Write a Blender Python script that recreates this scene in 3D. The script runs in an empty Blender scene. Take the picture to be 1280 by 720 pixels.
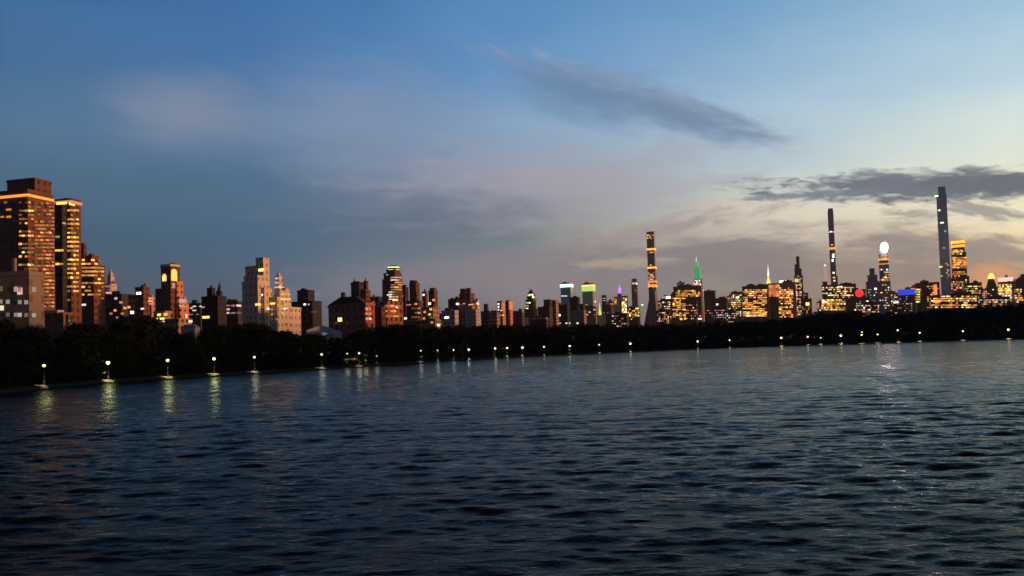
import bpy, math, random
import numpy as np
from mathutils import Matrix, Vector, Euler

R = math.radians
sc = bpy.context.scene
col = sc.collection
RNG = random.Random(7)

# ------------------------------------------------------------------ camera
FPX = 1005.0
PITCH, ROLL = R(2.3), R(-1.8)
CAMZ = 3.5
SHX = 78.0 - FPX * math.tan(PITCH)          # px of vertical shift
cam_d = bpy.data.cameras.new('camera'); cam = bpy.data.objects.new('camera', cam_d); col.objects.link(cam)
cam_d.sensor_width = 36.0; cam_d.lens = FPX / 1280 * 36.0
cam_d.shift_y = SHX / 1280.0
cam_d.clip_start = 0.5; cam_d.clip_end = 60000
rot = Euler((R(90) + PITCH, 0, 0), 'XYZ').to_matrix() @ Matrix.Rotation(ROLL, 3, 'Z')
cam.matrix_world = Matrix.Translation((0, 0, CAMZ)) @ rot.to_4x4()
sc.camera = cam

def ray(px, py):
    v = Vector(((px - 640) / FPX, ((360 - py) + SHX) / FPX, -1.0))
    return (rot @ v).normalized()
def azel(px, py):
    d = ray(px, py)
    return math.atan2(d.x, d.y), math.asin(d.z)
def at(px, py, D):
    d = ray(px, py); k = D / math.hypot(d.x, d.y)
    return Vector((d.x * k, d.y * k, CAMZ + d.z * k))

# ------------------------------------------------------------------ nodes helper
def s2l(c):
    return tuple((v / 255 / 12.92) if v / 255 <= 0.04045 else ((v / 255 + 0.055) / 1.055) ** 2.4 for v in c)

class NT:
    def __init__(s, tree):
        s.t = tree; s.n = tree.nodes; s.l = tree.links
    def new(s, typ, **kw):
        n = s.n.new(typ)
        for k, v in kw.items(): setattr(n, k, v)
        return n
    def put(s, sock, v):
        if v is None: return
        if hasattr(v, 'is_output') or isinstance(v, bpy.types.NodeSocket): s.l.new(v, sock)
        else:
            if isinstance(v, (tuple, list)) and len(v) == 3 and sock.type == 'RGBA': v = tuple(v) + (1,)
            sock.default_value = v
    def m(s, op, a, b=None, c=None, clamp=False):
        n = s.new('ShaderNodeMath', operation=op, use_clamp=clamp)
        s.put(n.inputs[0], a); s.put(n.inputs[1], b); s.put(n.inputs[2], c)
        return n.outputs[0]
    def mix(s, f, a, b):
        n = s.new('ShaderNodeMix', data_type='RGBA')
        s.put(n.inputs[0], f); s.put(n.inputs[6], a); s.put(n.inputs[7], b)
        return n.outputs[2]
    def sstep(s, x, a, b):
        n = s.new('ShaderNodeMapRange', interpolation_type='SMOOTHSTEP')
        s.put(n.inputs[0], x); s.put(n.inputs[1], a); s.put(n.inputs[2], b)
        n.inputs[3].default_value = 0; n.inputs[4].default_value = 1
        return n.outputs[0]
    def lin(s, x, a, b):
        n = s.new('ShaderNodeMapRange'); n.clamp = True
        s.put(n.inputs[0], x); s.put(n.inputs[1], a); s.put(n.inputs[2], b)
        n.inputs[3].default_value = 0; n.inputs[4].default_value = 1
        return n.outputs[0]
    def noise(s, vec, scale, detail=3, rough=0.5, dist=0.0):
        n = s.new('ShaderNodeTexNoise'); s.put(n.inputs['Vector'], vec)
        n.inputs['Scale'].default_value = scale; n.inputs['Detail'].default_value = detail
        n.inputs['Roughness'].default_value = rough; n.inputs['Distortion'].default_value = dist
        return n.outputs[0]

# ------------------------------------------------------------------ world
SUN_AZ, SUN_EL = R(103), R(1.3)
w = bpy.data.worlds.new('World'); sc.world = w; w.use_nodes = True
N = NT(w.node_tree); w.node_tree.nodes.clear()
tc = N.new('ShaderNodeTexCoord'); sep = N.new('ShaderNodeSeparateXYZ'); N.l.new(tc.outputs['Generated'], sep.inputs[0])
X, Y, Z = sep.outputs
az = N.m('MULTIPLY', N.m('ARCTAN2', X, Y), 180 / math.pi)
el = N.m('MULTIPLY', N.m('ARCSINE', Z), 180 / math.pi)
comb = N.new('ShaderNodeCombineXYZ'); N.l.new(az, comb.inputs[0]); N.l.new(N.m('MULTIPLY', el, 2.2), comb.inputs[1])
P2 = comb.outputs[0]
warp = N.m('SUBTRACT', N.noise(P2, 0.07, 2), 0.5)
warp2 = N.m('SUBTRACT', N.noise(P2, 0.16, 3), 0.5)
azw = N.m('ADD', az, N.m('MULTIPLY', warp, 7.0))
elw = N.m('ADD', el, N.m('MULTIPLY', warp2, 3.0))
fac = N.m('DIVIDE', N.m('ADD', elw, 0.0), 45.0, clamp=True)
def column(px, stops, extra):
    r = N.new('ShaderNodeValToRGB'); N.l.new(fac, r.inputs[0])
    pts = []
    for py, c in stops:
        pts.append((max(0, math.degrees(azel(px, py)[1])) / 45.0, s2l(c)))
    for e, c in extra: pts.append((e / 45.0, s2l(c)))
    pts.sort(key=lambda t: t[0])
    el_ = r.color_ramp.elements
    while len(el_) < len(pts): el_.new(0.5)
    for e, (p, c) in zip(el_, pts): e.position = p; e.color = c + (1,)
    for e, (p, c) in zip(el_, pts): e.position = p
    return r.outputs[0]
TOP = [(29, (40, 72, 118)), (35, (20, 38, 68)), (45, (9, 16, 32))]
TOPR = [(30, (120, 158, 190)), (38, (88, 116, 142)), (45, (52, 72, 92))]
cols = [
 (-110, column(0, [(420, (44, 70, 98)), (300, (46, 76, 112)), (150, (40, 68, 108))], [(33, (24, 38, 62)), (45, (10, 18, 32))])),
 (-38, column(0, [(440, (26, 44, 60)), (250, (24, 44, 64)), (0, (18, 36, 60))], [(26, (10, 20, 36)), (45, (4, 8, 15))])),
 (math.degrees(azel(0, 300)[0]), column(0, [(440, (30, 66, 90)), (400, (20, 68, 94)), (290, (24, 82, 110)), (210, (58, 100, 130)), (150, (68, 112, 148)), (80, (55, 106, 150)), (0, (50, 104, 155))], [(25.5, (34, 66, 108)), (30, (14, 28, 52)), (45, (4, 9, 18))])),
 (math.degrees(azel(320, 300)[0]), column(320, [(430, (66, 90, 112)), (390, (54, 88, 114)), (305, (46, 96, 129)), (230, (64, 106, 140)), (150, (92, 124, 160)), (80, (62, 114, 166)), (0, (52, 108, 166))], TOP)),
 (math.degrees(azel(640, 300)[0]), column(640, [(430, (112, 110, 120)), (390, (120, 116, 126)), (345, (136, 138, 148)), (275, (92, 116, 130)), (220, (142, 156, 176)), (160, (134, 164, 197)), (80, (98, 148, 197)), (0, (81, 135, 187))], TOP)),
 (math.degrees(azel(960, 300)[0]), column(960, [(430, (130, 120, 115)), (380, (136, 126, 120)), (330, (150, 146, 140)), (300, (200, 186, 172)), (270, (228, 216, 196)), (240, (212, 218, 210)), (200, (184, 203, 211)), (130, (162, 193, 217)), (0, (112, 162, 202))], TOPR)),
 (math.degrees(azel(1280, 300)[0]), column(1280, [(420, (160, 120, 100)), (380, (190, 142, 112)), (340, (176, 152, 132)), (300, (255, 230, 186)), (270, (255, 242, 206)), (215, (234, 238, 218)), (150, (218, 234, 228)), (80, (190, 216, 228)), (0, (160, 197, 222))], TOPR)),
 (70, column(1280, [(420, (215, 130, 80)), (360, (225, 160, 105)), (250, (205, 180, 145)), (100, (130, 150, 165))], [(40, (36, 54, 78))])),
 (112, column(640, [(420, (110, 84, 78)), (300, (84, 80, 92)), (100, (50, 66, 92))], [(40, (16, 28, 48))])),
 (135, column(640, [(420, (52, 72, 100)), (200, (46, 74, 110)), (0, (40, 66, 104))], [(40, (14, 24, 42))])),
]
sky = cols[0][1]
for (a0, _), (a1, c1) in zip(cols[:-1], cols[1:]):
    sky = N.mix(N.lin(azw, a0, a1), sky, c1)

def cloud(base, px, py, rx, ry, slope, color, amt, nscale=0.35, lo=0.35, hi=0.75, namp=2.6):
    """a cloud bank around one sky direction: elliptical falloff broken by stretched noise"""
    a, e = azel(px, py); a1, e1 = azel(px + 20, py); slope = slope + 0.031 + math.tan(e) * math.sin(a)
    sx = math.degrees(a1 - a) / 20; sy = abs(math.degrees(azel(px, py - 20)[1] - e)) / 20
    da = N.m('SUBTRACT', az, math.degrees(a)); de = N.m('SUBTRACT', el, math.degrees(e))
    de = N.m('ADD', de, N.m('MULTIPLY', da, slope * sy / sx))
    qx = N.m('DIVIDE', da, rx * sx); qy = N.m('DIVIDE', de, ry * sy)
    cv = N.new('ShaderNodeCombineXYZ'); N.put(cv.inputs[0], N.m('MULTIPLY', az, 0.45)); N.put(cv.inputs[1], N.m('ADD', N.m('MULTIPLY', el, 1.7), N.m('MULTIPLY', az, slope * 1.7)))
    cv.inputs[2].default_value = px * 0.013
    nz = N.noise(cv.outputs[0], nscale * 2.6, 7, 0.58, 0.4)
    r = N.m('SQRT', N.m('ADD', N.m('MULTIPLY', qx, qx), N.m('MULTIPLY', qy, qy)))
    f = N.m('SUBTRACT', 1.0, r)
    f = N.m('ADD', f, N.m('MULTIPLY', N.m('SUBTRACT', nz, 0.5), namp))
    msk = N.m('MULTIPLY', N.sstep(f, lo - 0.3, hi), amt)
    return N.mix(msk, base, s2l(color))
# broad veils
sky = cloud(sky, 228, 140, 95, 48, 0.1, (124, 138, 164), .8, 0.14, -0.2, 1.0, 1.2)
sky = cloud(sky, 450, 150, 150, 75, 0.1, (124, 144, 176), .7, 0.14, -0.1, 1.1, 1.4)
sky = cloud(sky, 690, 235, 240, 60, -.05, (168, 160, 172), .7, 0.16, 0.0, 1.0)
sky = cloud(sky, 560, 345, 170, 30, -.1, (128, 124, 140), .5, 0.25, 0.0, 1.0)
sky = cloud(sky, 500, 265, 200, 35, 0.0, (92, 108, 134), .5, 0.25, 0.0, 1.0)
# diagonal dark cloud
sky = cloud(sky, 800, 118, 165, 22, 0.28, (178, 180, 198), .45, 0.3, 0.1, .9)
sky = cloud(sky, 740, 117, 110, 36, 0.22, (96, 130, 166), .85, 0.22, -0.25, .9, 1.6)
sky = cloud(sky, 872, 149, 110, 23, 0.22, (108, 136, 166), .85, 0.3, -0.15, .8, 1.8)
sky = cloud(sky, 650, 78, 70, 10, 0.35, (120, 142, 175), .5, 0.5, 0.1, .9)
# lower grey deck
sky = cloud(sky, 860, 330, 330, 38, -.06, (130, 126, 134), .9, 0.22, 0.0, .8)
sky = cloud(sky, 850, 282, 130, 15, -.2, (160, 148, 148), .8, 0.4, 0.1, .8)
sky = cloud(sky, 780, 327, 55, 9, 0.0, (178, 164, 148), .8, 0.4, 0.0, .6)
sky = cloud(sky, 1230, 316, 150, 24, 0.12, (146, 138, 138), .85, 0.4, 0.0, .7)
sky = cloud(sky, 1080, 335, 160, 24, 0.0, (146, 136, 130), .8, 0.3, 0.0, .8)
# dark band
sky = cloud(sky, 1160, 235, 235, 19, -.02, (96, 108, 126), .95, 0.5, 0.05, .55)
sky = cloud(sky, 1230, 229, 100, 19, 0.02, (98, 108, 122), .9, 0.5, 0.05, .6)
sky = cloud(sky, 1105, 224, 50, 12, 0.0, (108, 118, 132), .9, 0.6, 0.0, .6)
sky = cloud(sky, 1010, 244, 90, 5, -.06, (120, 130, 140), .9, 0.6, 0.1, .6)
sky = cloud(sky, 1225, 263, 60, 11, 0.15, (132, 134, 138), .75, 0.7, 0.05, .6)
sky = cloud(sky, 1145, 268, 40, 8, 0.05, (148, 146, 144), .7, 0.8, 0.1, .7)
# sunset glow low at the west end
sky = cloud(sky, 1246, 354, 60, 24, 0.0, (255, 172, 105), .85, 0.2, 0.0, 1.0)
nish = N.new('ShaderNodeTexSky', sky_type='NISHITA'); nish.sun_disc = False
nish.sun_elevation = SUN_EL; nish.sun_rotation = SUN_AZ
add = N.new('ShaderNodeMix', data_type='RGBA', blend_type='ADD'); add.inputs[0].default_value = 0.02
N.l.new(sky, add.inputs[6]); N.l.new(nish.outputs[0], add.inputs[7])
bg = N.new('ShaderNodeBackground'); N.l.new(add.outputs[2], bg.inputs[0]); bg.inputs[1].default_value = 1.0
wo = N.new('ShaderNodeOutputWorld'); N.l.new(bg.outputs[0], wo.inputs[0])

sd = bpy.data.lights.new('sun', 'SUN'); sun = bpy.data.objects.new('sun', sd); col.objects.link(sun)
sd.energy = 3.8; sd.angle = R(2.0); sd.color = (1.0, 0.40, 0.15)
sdir = Vector((math.sin(SUN_AZ) * math.cos(SUN_EL), math.cos(SUN_AZ) * math.cos(SUN_EL), math.sin(SUN_EL)))
sun.rotation_euler = sdir.to_track_quat('Z', 'Y').to_euler()

# ------------------------------------------------------------------ materials
MATS = {}
def mat(name, color, rough=0.8, spec=0.3, metal=0.0, var=0.15, scale=0.3):
    if name in MATS: return MATS[name]
    m = bpy.data.materials.new(name); m.use_nodes = True
    T = NT(m.node_tree); b = T.n['Principled BSDF']
    t = T.new('ShaderNodeTexCoord')
    nz = T.noise(t.outputs['Object'], scale, 5, 0.6)
    c0 = tuple(v * (1 - var) for v in color); c1 = tuple(min(1, v * (1 + var)) for v in color)
    T.put(b.inputs['Base Color'], T.mix(nz, c0, c1))
    b.inputs['Roughness'].default_value = rough; b.inputs['Metallic'].default_value = metal
    b.inputs['Specular IOR Level'].default_value = spec
    MATS[name] = m; return m
def facade(name, color, glass=(0.02, 0.025, 0.03), fh=3.5, bay=3.2, wf=0.5, hf=0.5, rough=0.8, band=0.0):
    """masonry or curtain wall with rows of dark unlit windows"""
    if name in MATS: return MATS[name]
    m = bpy.data.materials.new(name); m.use_nodes = True
    T = NT(m.node_tree); b = T.n['Principled BSDF']
    t = T.new('ShaderNodeTexCoord'); sp = T.new('ShaderNodeSeparateXYZ'); T.l.new(t.outputs['Object'], sp.inputs[0])
    sn = T.new('ShaderNodeSeparateXYZ'); T.l.new(t.outputs['Normal'], sn.inputs[0])
    side = T.m('GREATER_THAN', T.m('ABSOLUTE', sn.outputs[0]), 0.6)
    up = T.m('GREATER_THAN', sn.outputs[2], 0.6)
    u = T.m('ADD', T.m('MULTIPLY', sp.outputs[0], T.m('SUBTRACT', 1, side)), T.m('MULTIPLY', sp.outputs[1], side))
    fu = T.m('FRACT', T.m('ADD', T.m('DIVIDE', u, bay), 100.25)); fz = T.m('FRACT', T.m('ADD', T.m('DIVIDE', sp.outputs[2], fh), 100.0))
    inu = T.m('MULTIPLY', T.m('GREATER_THAN', fu, 0.5 - wf / 2), T.m('LESS_THAN', fu, 0.5 + wf / 2))
    inz = T.m('MULTIPLY', T.m('GREATER_THAN', fz, 0.5 - hf / 2), T.m('LESS_THAN', fz, 0.5 + hf / 2))
    win = T.m('MULTIPLY', T.m('MULTIPLY', inu, inz), T.m('SUBTRACT', 1, up))
    nz = T.noise(t.outputs['Object'], 0.08, 6, 0.65)
    c0 = tuple(v * 0.72 for v in color); c1 = tuple(min(1, v * 1.25) for v in color)
    base = T.mix(nz, c0, c1)
    T.put(b.inputs['Base Color'], T.mix(win, base, glass))
    T.put(b.inputs['Roughness'], T.m('SUBTRACT', rough, T.m('MULTIPLY', win, rough - 0.12)))
    b.inputs['Specular IOR Level'].default_value = 0.35
    MATS[name] = m; return m
LCOL = {'A': (1, .37, .04), 'Y': (1, .64, .12), 'W': (1, .90, .70), 'O': (1, .27, .09), 'P': (1, .50, .42), 'C': (.75, .9, 1),
        'G': (.08, .95, .35), 'V': (.45, .15, 1), 'B': (.03, .09, 1), 'R': (1, .02, .03), 'K': (1, .84, .82), 'Q': (1, .66, .70), 'N': (1, .90, .30), 'M': (1, .93, .62), 'L': (.75, 1, .25), 'T': (.45, 1, .75)}
def glow(c, s):
    name = 'lit_%s_%g' % (c, s)
    if name in MATS: return MATS[name]
    m = bpy.data.materials.new(name); m.use_nodes = True
    T = NT(m.node_tree); b = T.n['Principled BSDF']
    b.inputs['Base Color'].default_value = (0.1, 0.1, 0.1, 1); b.inputs['Roughness'].default_value = 0.4
    oi = T.new('ShaderNodeObjectInfo')
    T.put(b.inputs['Emission Color'], LCOL[c] + (1,))
    T.put(b.inputs['Emission Strength'], T.m('MULTIPLY', s, T.m('ADD', 0.65, T.m('MULTIPLY', oi.outputs['Random'], 0.7))))
    MATS[name] = m; return m
m_dark = facade('dark_masonry', (0.055, 0.045, 0.042))
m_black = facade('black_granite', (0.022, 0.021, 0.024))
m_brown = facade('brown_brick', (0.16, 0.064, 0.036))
m_red = facade('red_brick', (0.36, 0.13, 0.075))
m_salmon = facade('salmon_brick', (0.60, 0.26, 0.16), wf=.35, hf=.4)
m_buff = facade('buff_brick', (0.34, 0.25, 0.19))
m_pale = facade('pale_limestone', (0.62, 0.55, 0.47), glass=(.22, .19, .17), wf=.34, hf=.45, bay=2.6)
m_beige = facade('beige_stone', (0.24, 0.20, 0.15), glass=(.13,.11,.09), wf=.35, hf=.45, bay=4.0)
m_grey = facade('grey_concrete', (0.42, 0.42, 0.42), glass=(.15,.16,.17))
m_greyl = facade('light_grey_stone', (0.40, 0.38, 0.34), wf=.35, hf=.45, glass=(0.12, .11, .10))
m_glass = facade('blue_glass', (0.34, 0.64, 0.70), glass=(0.26, 0.50, 0.56), wf=.8, hf=.75, rough=.3)
m_slate = facade('slate_glass', (0.24, 0.27, 0.30), glass=(0.12, 0.15, 0.18), wf=.8, hf=.75, rough=.3)
m_olive = facade('olive_stone', (0.18, 0.16, 0.10))
m_roof = mat('roof_felt', (0.04, 0.038, 0.04))
m_teal = mat('green_copper', (0.16, 0.26, 0.27))
m_white = mat('white_plaster', (0.72, 0.70, 0.68))
m_metal = mat('dark_metal', (0.05, 0.05, 0.05), .45, .5, .6)
m_wood = mat('tank_wood', (0.09, 0.06, 0.045))

# ------------------------------------------------------------------ mesh helpers
def mesh_obj(name, verts, faces, m, parent=None, smooth=False):
    me = bpy.data.meshes.new(name); me.from_pydata([tuple(v) for v in verts], [], faces); me.update()
    if m is not None: me.materials.append(m)
    if smooth: me.polygons.foreach_set('use_smooth', [True] * len(me.polygons))
    o = bpy.data.objects.new(name, me); col.objects.link(o)
    if parent is not None: o.parent = parent
    return o
class MB:
    def __init__(s): s.v = []; s.f = []
    def box(s, x0, x1, y0, y1, z0, z1, top=1.0):
        n = len(s.v); cx, cy = (x0 + x1) / 2, (y0 + y1) / 2
        for z, k in ((z0, 1), (z1, top)):
            for x, y in ((x0, y0), (x1, y0), (x1, y1), (x0, y1)):
                s.v.append((cx + (x - cx) * k, cy + (y - cy) * k, z))
        s.f += [(n, n + 3, n + 2, n + 1), (n + 4, n + 5, n + 6, n + 7)] + [(n + i, n + (i + 1) % 4, n + 4 + (i + 1) % 4, n + 4 + i) for i in range(4)]
    def rings(s, cx, cy, prof, seg=16):
        n = len(s.v)
        for r, z in prof:
            for i in range(seg):
                a = 2 * math.pi * i / seg; s.v.append((cx + r * math.cos(a), cy + r * math.sin(a), z))
        for k in range(len(prof) - 1):
            for i in range(seg):
                j = (i + 1) % seg; s.f.append((n + k * seg + i, n + k * seg + j, n + (k + 1) * seg + j, n + (k + 1) * seg + i))
        s.f.append(tuple(n + i for i in reversed(range(seg)))); s.f.append(tuple(n + (len(prof) - 1) * seg + i for i in range(seg)))
    def build(s, name, m, parent=None, smooth=False): return mesh_obj(name, s.v, s.f, m, parent, smooth)
def tag(o, label, cat=None, group=None, kind=None):
    if label: o['label'] = label
    if cat: o['category'] = cat
    if group: o['group'] = group
    if kind: o['kind'] = kind
    return o

# ------------------------------------------------------------------ shoreline and terrain
SH = [(-180, 4), (-150, 6), (-120, 14), (-90, 30), (-60, 58), (-45, 78)]
for px, py in [(0, 492.5), (60, 485.5), (120, 479.5), (220, 473), (320, 466.8), (470, 457.6), (560, 451.2), (640, 446.2), (780, 440.2), (920, 434.3), (1100, 429.0), (1280, 423.4)]:
    d = ray(px, py); t = CAMZ / -d.z
    SH.append((math.degrees(math.atan2(d.x, d.y)), min(t * math.hypot(d.x, d.y), 900)))
    print('shore', px, round(SH[-1][0], 1), round(SH[-1][1]))
SH += [(50, 720), (75, 540), (100, 500), (120, 420), (140, 250), (160, 40), (180, 4)]
SHA = np.array([a for a, _ in SH]); SHD = np.array([d for _, d in SH])
def shore(adeg): return np.interp(adeg, SHA, SHD)
def terrain(x, y):
    a = np.degrees(np.arctan2(x, y)); r = np.hypot(x, y); s = r - shore(a)
    hill = np.interp(a, [-60, -20, 0, 15, 40, 110], [2.2, 2.6, 3.0, 6.0, 9.0, 4.0])
    k = np.clip(s / 90.0, 0, 1); k = k * k * (3 - 2 * k)
    return np.where(s < 0, -1.5, .6 + (hill - .6) * k)
m_ground = mat('park_soil_and_grass', (0.020, 0.026, 0.013), .98, 0, 0, .4, .05)
m_path = mat('gravel_path', (0.035, 0.032, 0.028), .98, 0, 0, .2, 1.5)
m_stone = mat('embankment_stone', (0.035, 0.033, 0.03), .98, 0, 0, .3, .8)
angs = np.concatenate([np.arange(-180, -50, 4.0), np.arange(-50, 60, 0.5), np.arange(60, 181, 4.0)])
angs = np.unique(np.append(angs, 180.0))
def ringmesh(name, offs_z, m, kind='structure'):
    V = []; F = []; na = len(angs)
    for off, z in offs_z:
        for a in angs:
            r = float(shore(a)) + off if off < 5000 else 5050; ar = R(float(a)); x, y = r * math.sin(ar), r * math.cos(ar)
            V.append((x, y, z if z is not None else float(terrain(x, y))))
    for k in range(len(offs_z) - 1):
        for i in range(na - 1):
            F.append((k * na + i, k * na + i + 1, (k + 1) * na + i + 1, (k + 1) * na + i))
    o = mesh_obj(name, V, [tuple(reversed(f)) for f in F], m, smooth=False); tag(o, None, kind=kind); return o
ringmesh('ground', [(4.6, .6), (8, None), (15, None), (25, None), (40, None), (60, None), (90, None), (150, None), (400, None), (1500, None), (5050, 4)], m_ground)
ringmesh('path', [(0.5, 0.42), (0.9, .5), (2.7, .58), (4.6, .6)], m_path)
ringmesh('embankment', [(0.0, -0.8), (0.08, 0.12), (0.5, .42)], m_stone)

# ------------------------------------------------------------------ water
def build_water():
    rng = np.random.default_rng(3)
    th = np.concatenate([np.arange(-180, -42, 2.0), np.linspace(-42, 42, 760), np.arange(44, 181, 2.0)])
    th = np.append(th[th < 180], 180.0)
    rr = [3.0]
    while rr[-1] < 1000: rr.append(rr[-1] * (1 + (0.0040 if rr[-1] > 12 else 0.05)))
    rr = np.array(rr)
    A, Rr = np.meshgrid(np.radians(th), rr)
    X = Rr * np.sin(A); Y = Rr * np.cos(A); Zz = np.zeros_like(X)
    step = np.maximum(Rr * 0.0040, Rr * np.radians(84 / 760))
    dens = np.where(np.abs(np.degrees(A)) < 42, 1.0, 0.0)
    # slow patches of stronger ripple
    g = 0
    for k in range(8):
        L = rng.uniform(25, 90); d = rng.uniform(0, 2 * math.pi); g = g + np.sin((X * math.cos(d) + 0.4 * Y * math.sin(d)) * 2 * math.pi / L + rng.uniform(0, 6.28))
    gust = 1.0 + 0.16 * g
    for i in range(78):
        L = 0.28 * (3.6 / 0.28) ** (rng.random() ** 1.0)
        d = rng.normal(0, 0.34) + 0.08                       # travel direction about +-Y
        kx, ky = math.sin(d) * 2 * math.pi / L, math.cos(d) * 2 * math.pi / L
        slope = 0.041 * min(1.0, (0.85 / L) ** .9)
        a = slope * L / (2 * math.pi)
        att = np.clip((L / step - 2.2) / 2.5, 0, 1)
        ph = kx * X + ky * Y + rng.uniform(0, 6.28)
        # bend crests so they break up
        ph = ph + 0.9 * np.sin(X * 2 * math.pi / (L * rng.uniform(4, 8)) + rng.uniform(0, 6.28))
        s = np.sin(ph)
        Zz += a * att * (s + 0.25 * np.cos(2 * ph)) * gust
    Zz *= dens
    nr, na = X.shape
    me = bpy.data.meshes.new('water')
    co = np.stack([X, Y, Zz], -1).reshape(-1, 3).astype(np.float32)
    idx = np.arange(nr * na).reshape(nr, na)
    q = np.stack([idx[:-1, :-1], idx[1:, :-1], idx[1:, 1:], idx[:-1, 1:]], -1).reshape(-1, 4)[:, ::-1]
    me.vertices.add(len(co)); me.vertices.foreach_set('co', co.ravel())
    me.loops.add(q.size); me.loops.foreach_set('vertex_index', np.ascontiguousarray(q).ravel().astype(np.int32))
    me.polygons.add(len(q)); me.polygons.foreach_set('loop_start', np.arange(0, q.size, 4, dtype=np.int32))
    me.polygons.foreach_set('use_smooth', np.ones(len(q), dtype=bool))
    me.update(calc_edges=True)
    m = bpy.data.materials.new('lake_water'); m.use_nodes = True
    T = NT(m.node_tree); b = T.n['Principled BSDF']
    b.inputs['Base Color'].default_value = (0.003, 0.006, 0.010, 1); b.inputs['Roughness'].default_value = 0.10
    b.inputs['Specular IOR Level'].default_value = 0.0
    t = T.new('ShaderNodeTexCoord')
    mp = T.new('ShaderNodeMapping'); T.l.new(t.outputs['Object'], mp.inputs[0]); mp.inputs['Scale'].default_value = (0.42, 1.0, 1.0)
    n1 = T.noise(mp.outputs[0], 4.2, 5, 0.62); n2 = T.noise(mp.outputs[0], 0.55, 3, 0.5)
    mp3 = T.new('ShaderNodeMapping'); T.l.new(t.outputs['Object'], mp3.inputs[0]); mp3.inputs['Scale'].default_value = (0.3, 1.0, 1.0)
    n3 = T.noise(mp3.outputs[0], 0.16, 3, 0.55)
    h = T.m('ADD', T.m('MULTIPLY', n1, 0.050), T.m('ADD', T.m('MULTIPLY', n2, 0.16), T.m('MULTIPLY', n3, 0.34)))
    bp = T.new('ShaderNodeBump'); bp.inputs['Strength'].default_value = 1.0; bp.inputs['Distance'].default_value = 1.0
    T.l.new(h, bp.inputs['Height']); T.l.new(bp.outputs[0], b.inputs['Normal'])
    gl = T.new('ShaderNodeBsdfGlossy'); gl.inputs['Color'].default_value = (.80, .94, 1, 1); gl.inputs['Roughness'].default_value = .10; T.l.new(bp.outputs[0], gl.inputs['Normal'])
    fr = T.new('ShaderNodeFresnel'); fr.inputs['IOR'].default_value = 1.10; T.l.new(bp.outputs[0], fr.inputs['Normal'])
    mx = T.new('ShaderNodeMixShader'); T.l.new(fr.outputs[0], mx.inputs[0]); T.l.new(b.outputs[0], mx.inputs[1]); T.l.new(gl.outputs[0], mx.inputs[2])
    T.l.new(mx.outputs[0], T.n['Material Output'].inputs['Surface'])
    me.materials.append(m)
    o = bpy.data.objects.new('water', me); col.objects.link(o); tag(o, None, kind='structure')
build_water()

# ------------------------------------------------------------------ trees: one dark wooded belt round the water
PROF = [(-200, 400), (0, 397), (12, 399), (25, 405), (55, 409), (90, 404), (120, 400), (150, 392), (168, 388), (190, 398), (215, 407), (235, 413), (250, 410), (285, 402), (310, 401), (330, 407), (375, 414), (428, 421), (445, 412), (465, 405), (490, 402), (520, 407), (545, 409), (570, 404), (600, 406), (640, 403), (700, 405), (730, 404), (800, 403), (850, 403), (900, 401), (960, 398), (1015, 392), (1050, 387), (1100, 389), (1150, 389), (1190, 382), (1215, 385), (1232, 377), (1260, 381), (1280, 378), (1400, 378)]
def treetop(px): return np.interp(px, [p for p, _ in PROF], [y for _, y in PROF])
def px_of(x, y, z=15):
    v = rot.transposed() @ Vector((x, y, z - CAMZ)); 
    return 640 + FPX * v.x / -v.z if v.z < 0 else (-9999 if x < 0 else 9999)
def proto(rng, nclump, leaf, per):
    V = []; k = 0
    # unit tree: height 1, crown radius ~0.42
    cl = []
    for i in range(nclump):
        t = rng.uniform(0, 1); zc = 0.28 + 0.66 * t ** 0.85
        rad = 0.40 * math.sin(math.pi * min(1, max(0.06, (zc - 0.16) / 0.86))) ** 0.6
        a = rng.uniform(0, 2 * math.pi); q = rad * math.sqrt(rng.uniform(0.1, 1))
        cl.append((q * math.cos(a), q * math.sin(a), zc, rng.uniform(0.06, 0.13)))
    quads = []
    for cx, cy, cz, cr in cl:
        for j in range(per):
            d = rng.normal(size=3); d /= np.linalg.norm(d); rr_ = cr * rng.uniform(0.4, 1.05)
            c = np.array([cx, cy, cz]) + d * rr_ * np.array([1, 1, .7])
            u = rng.normal(size=3); u /= np.linalg.norm(u); v = np.cross(u, rng.normal(size=3)); v /= np.linalg.norm(v)
            s = leaf * rng.uniform(.6, 1.3)
            quads.append([c - u * s, c - v * s * .6, c + u * s, c + v * s * .6])
    leaves = np.array(quads).reshape(-1, 3)
    # trunk and limbs as tapered 5-sided tubes -> quads
    tq = []
    def tube(p0, p1, r0, r1):
        p0 = np.array(p0, float); p1 = np.array(p1, float); ax = p1 - p0; ax /= np.linalg.norm(ax)
        s = np.cross(ax, [0.3, 0.9, 0.1]); s /= np.linalg.norm(s); t_ = np.cross(ax, s)
        for i in range(5):
            a0, a1 = 2 * math.pi * i / 5, 2 * math.pi * (i + 1) / 5
            o0 = s * math.cos(a0) + t_ * math.sin(a0); o1 = s * math.cos(a1) + t_ * math.sin(a1)
            tq.append([p0 + o0 * r0, p0 + o1 * r0, p1 + o1 * r1, p1 + o0 * r1])
    tube((0, 0, -0.05), (0.01, 0, 0.4), 0.022, 0.014); tube((0.01, 0, 0.4), (0, 0.02, 0.8), 0.014, 0.005)
    for cx, cy, cz, cr in cl[:9]: tube((0, 0, max(.2, cz - .25)), (cx, cy, cz), 0.009, 0.003)
    return leaves, np.array(tq).reshape(-1, 3)
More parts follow.
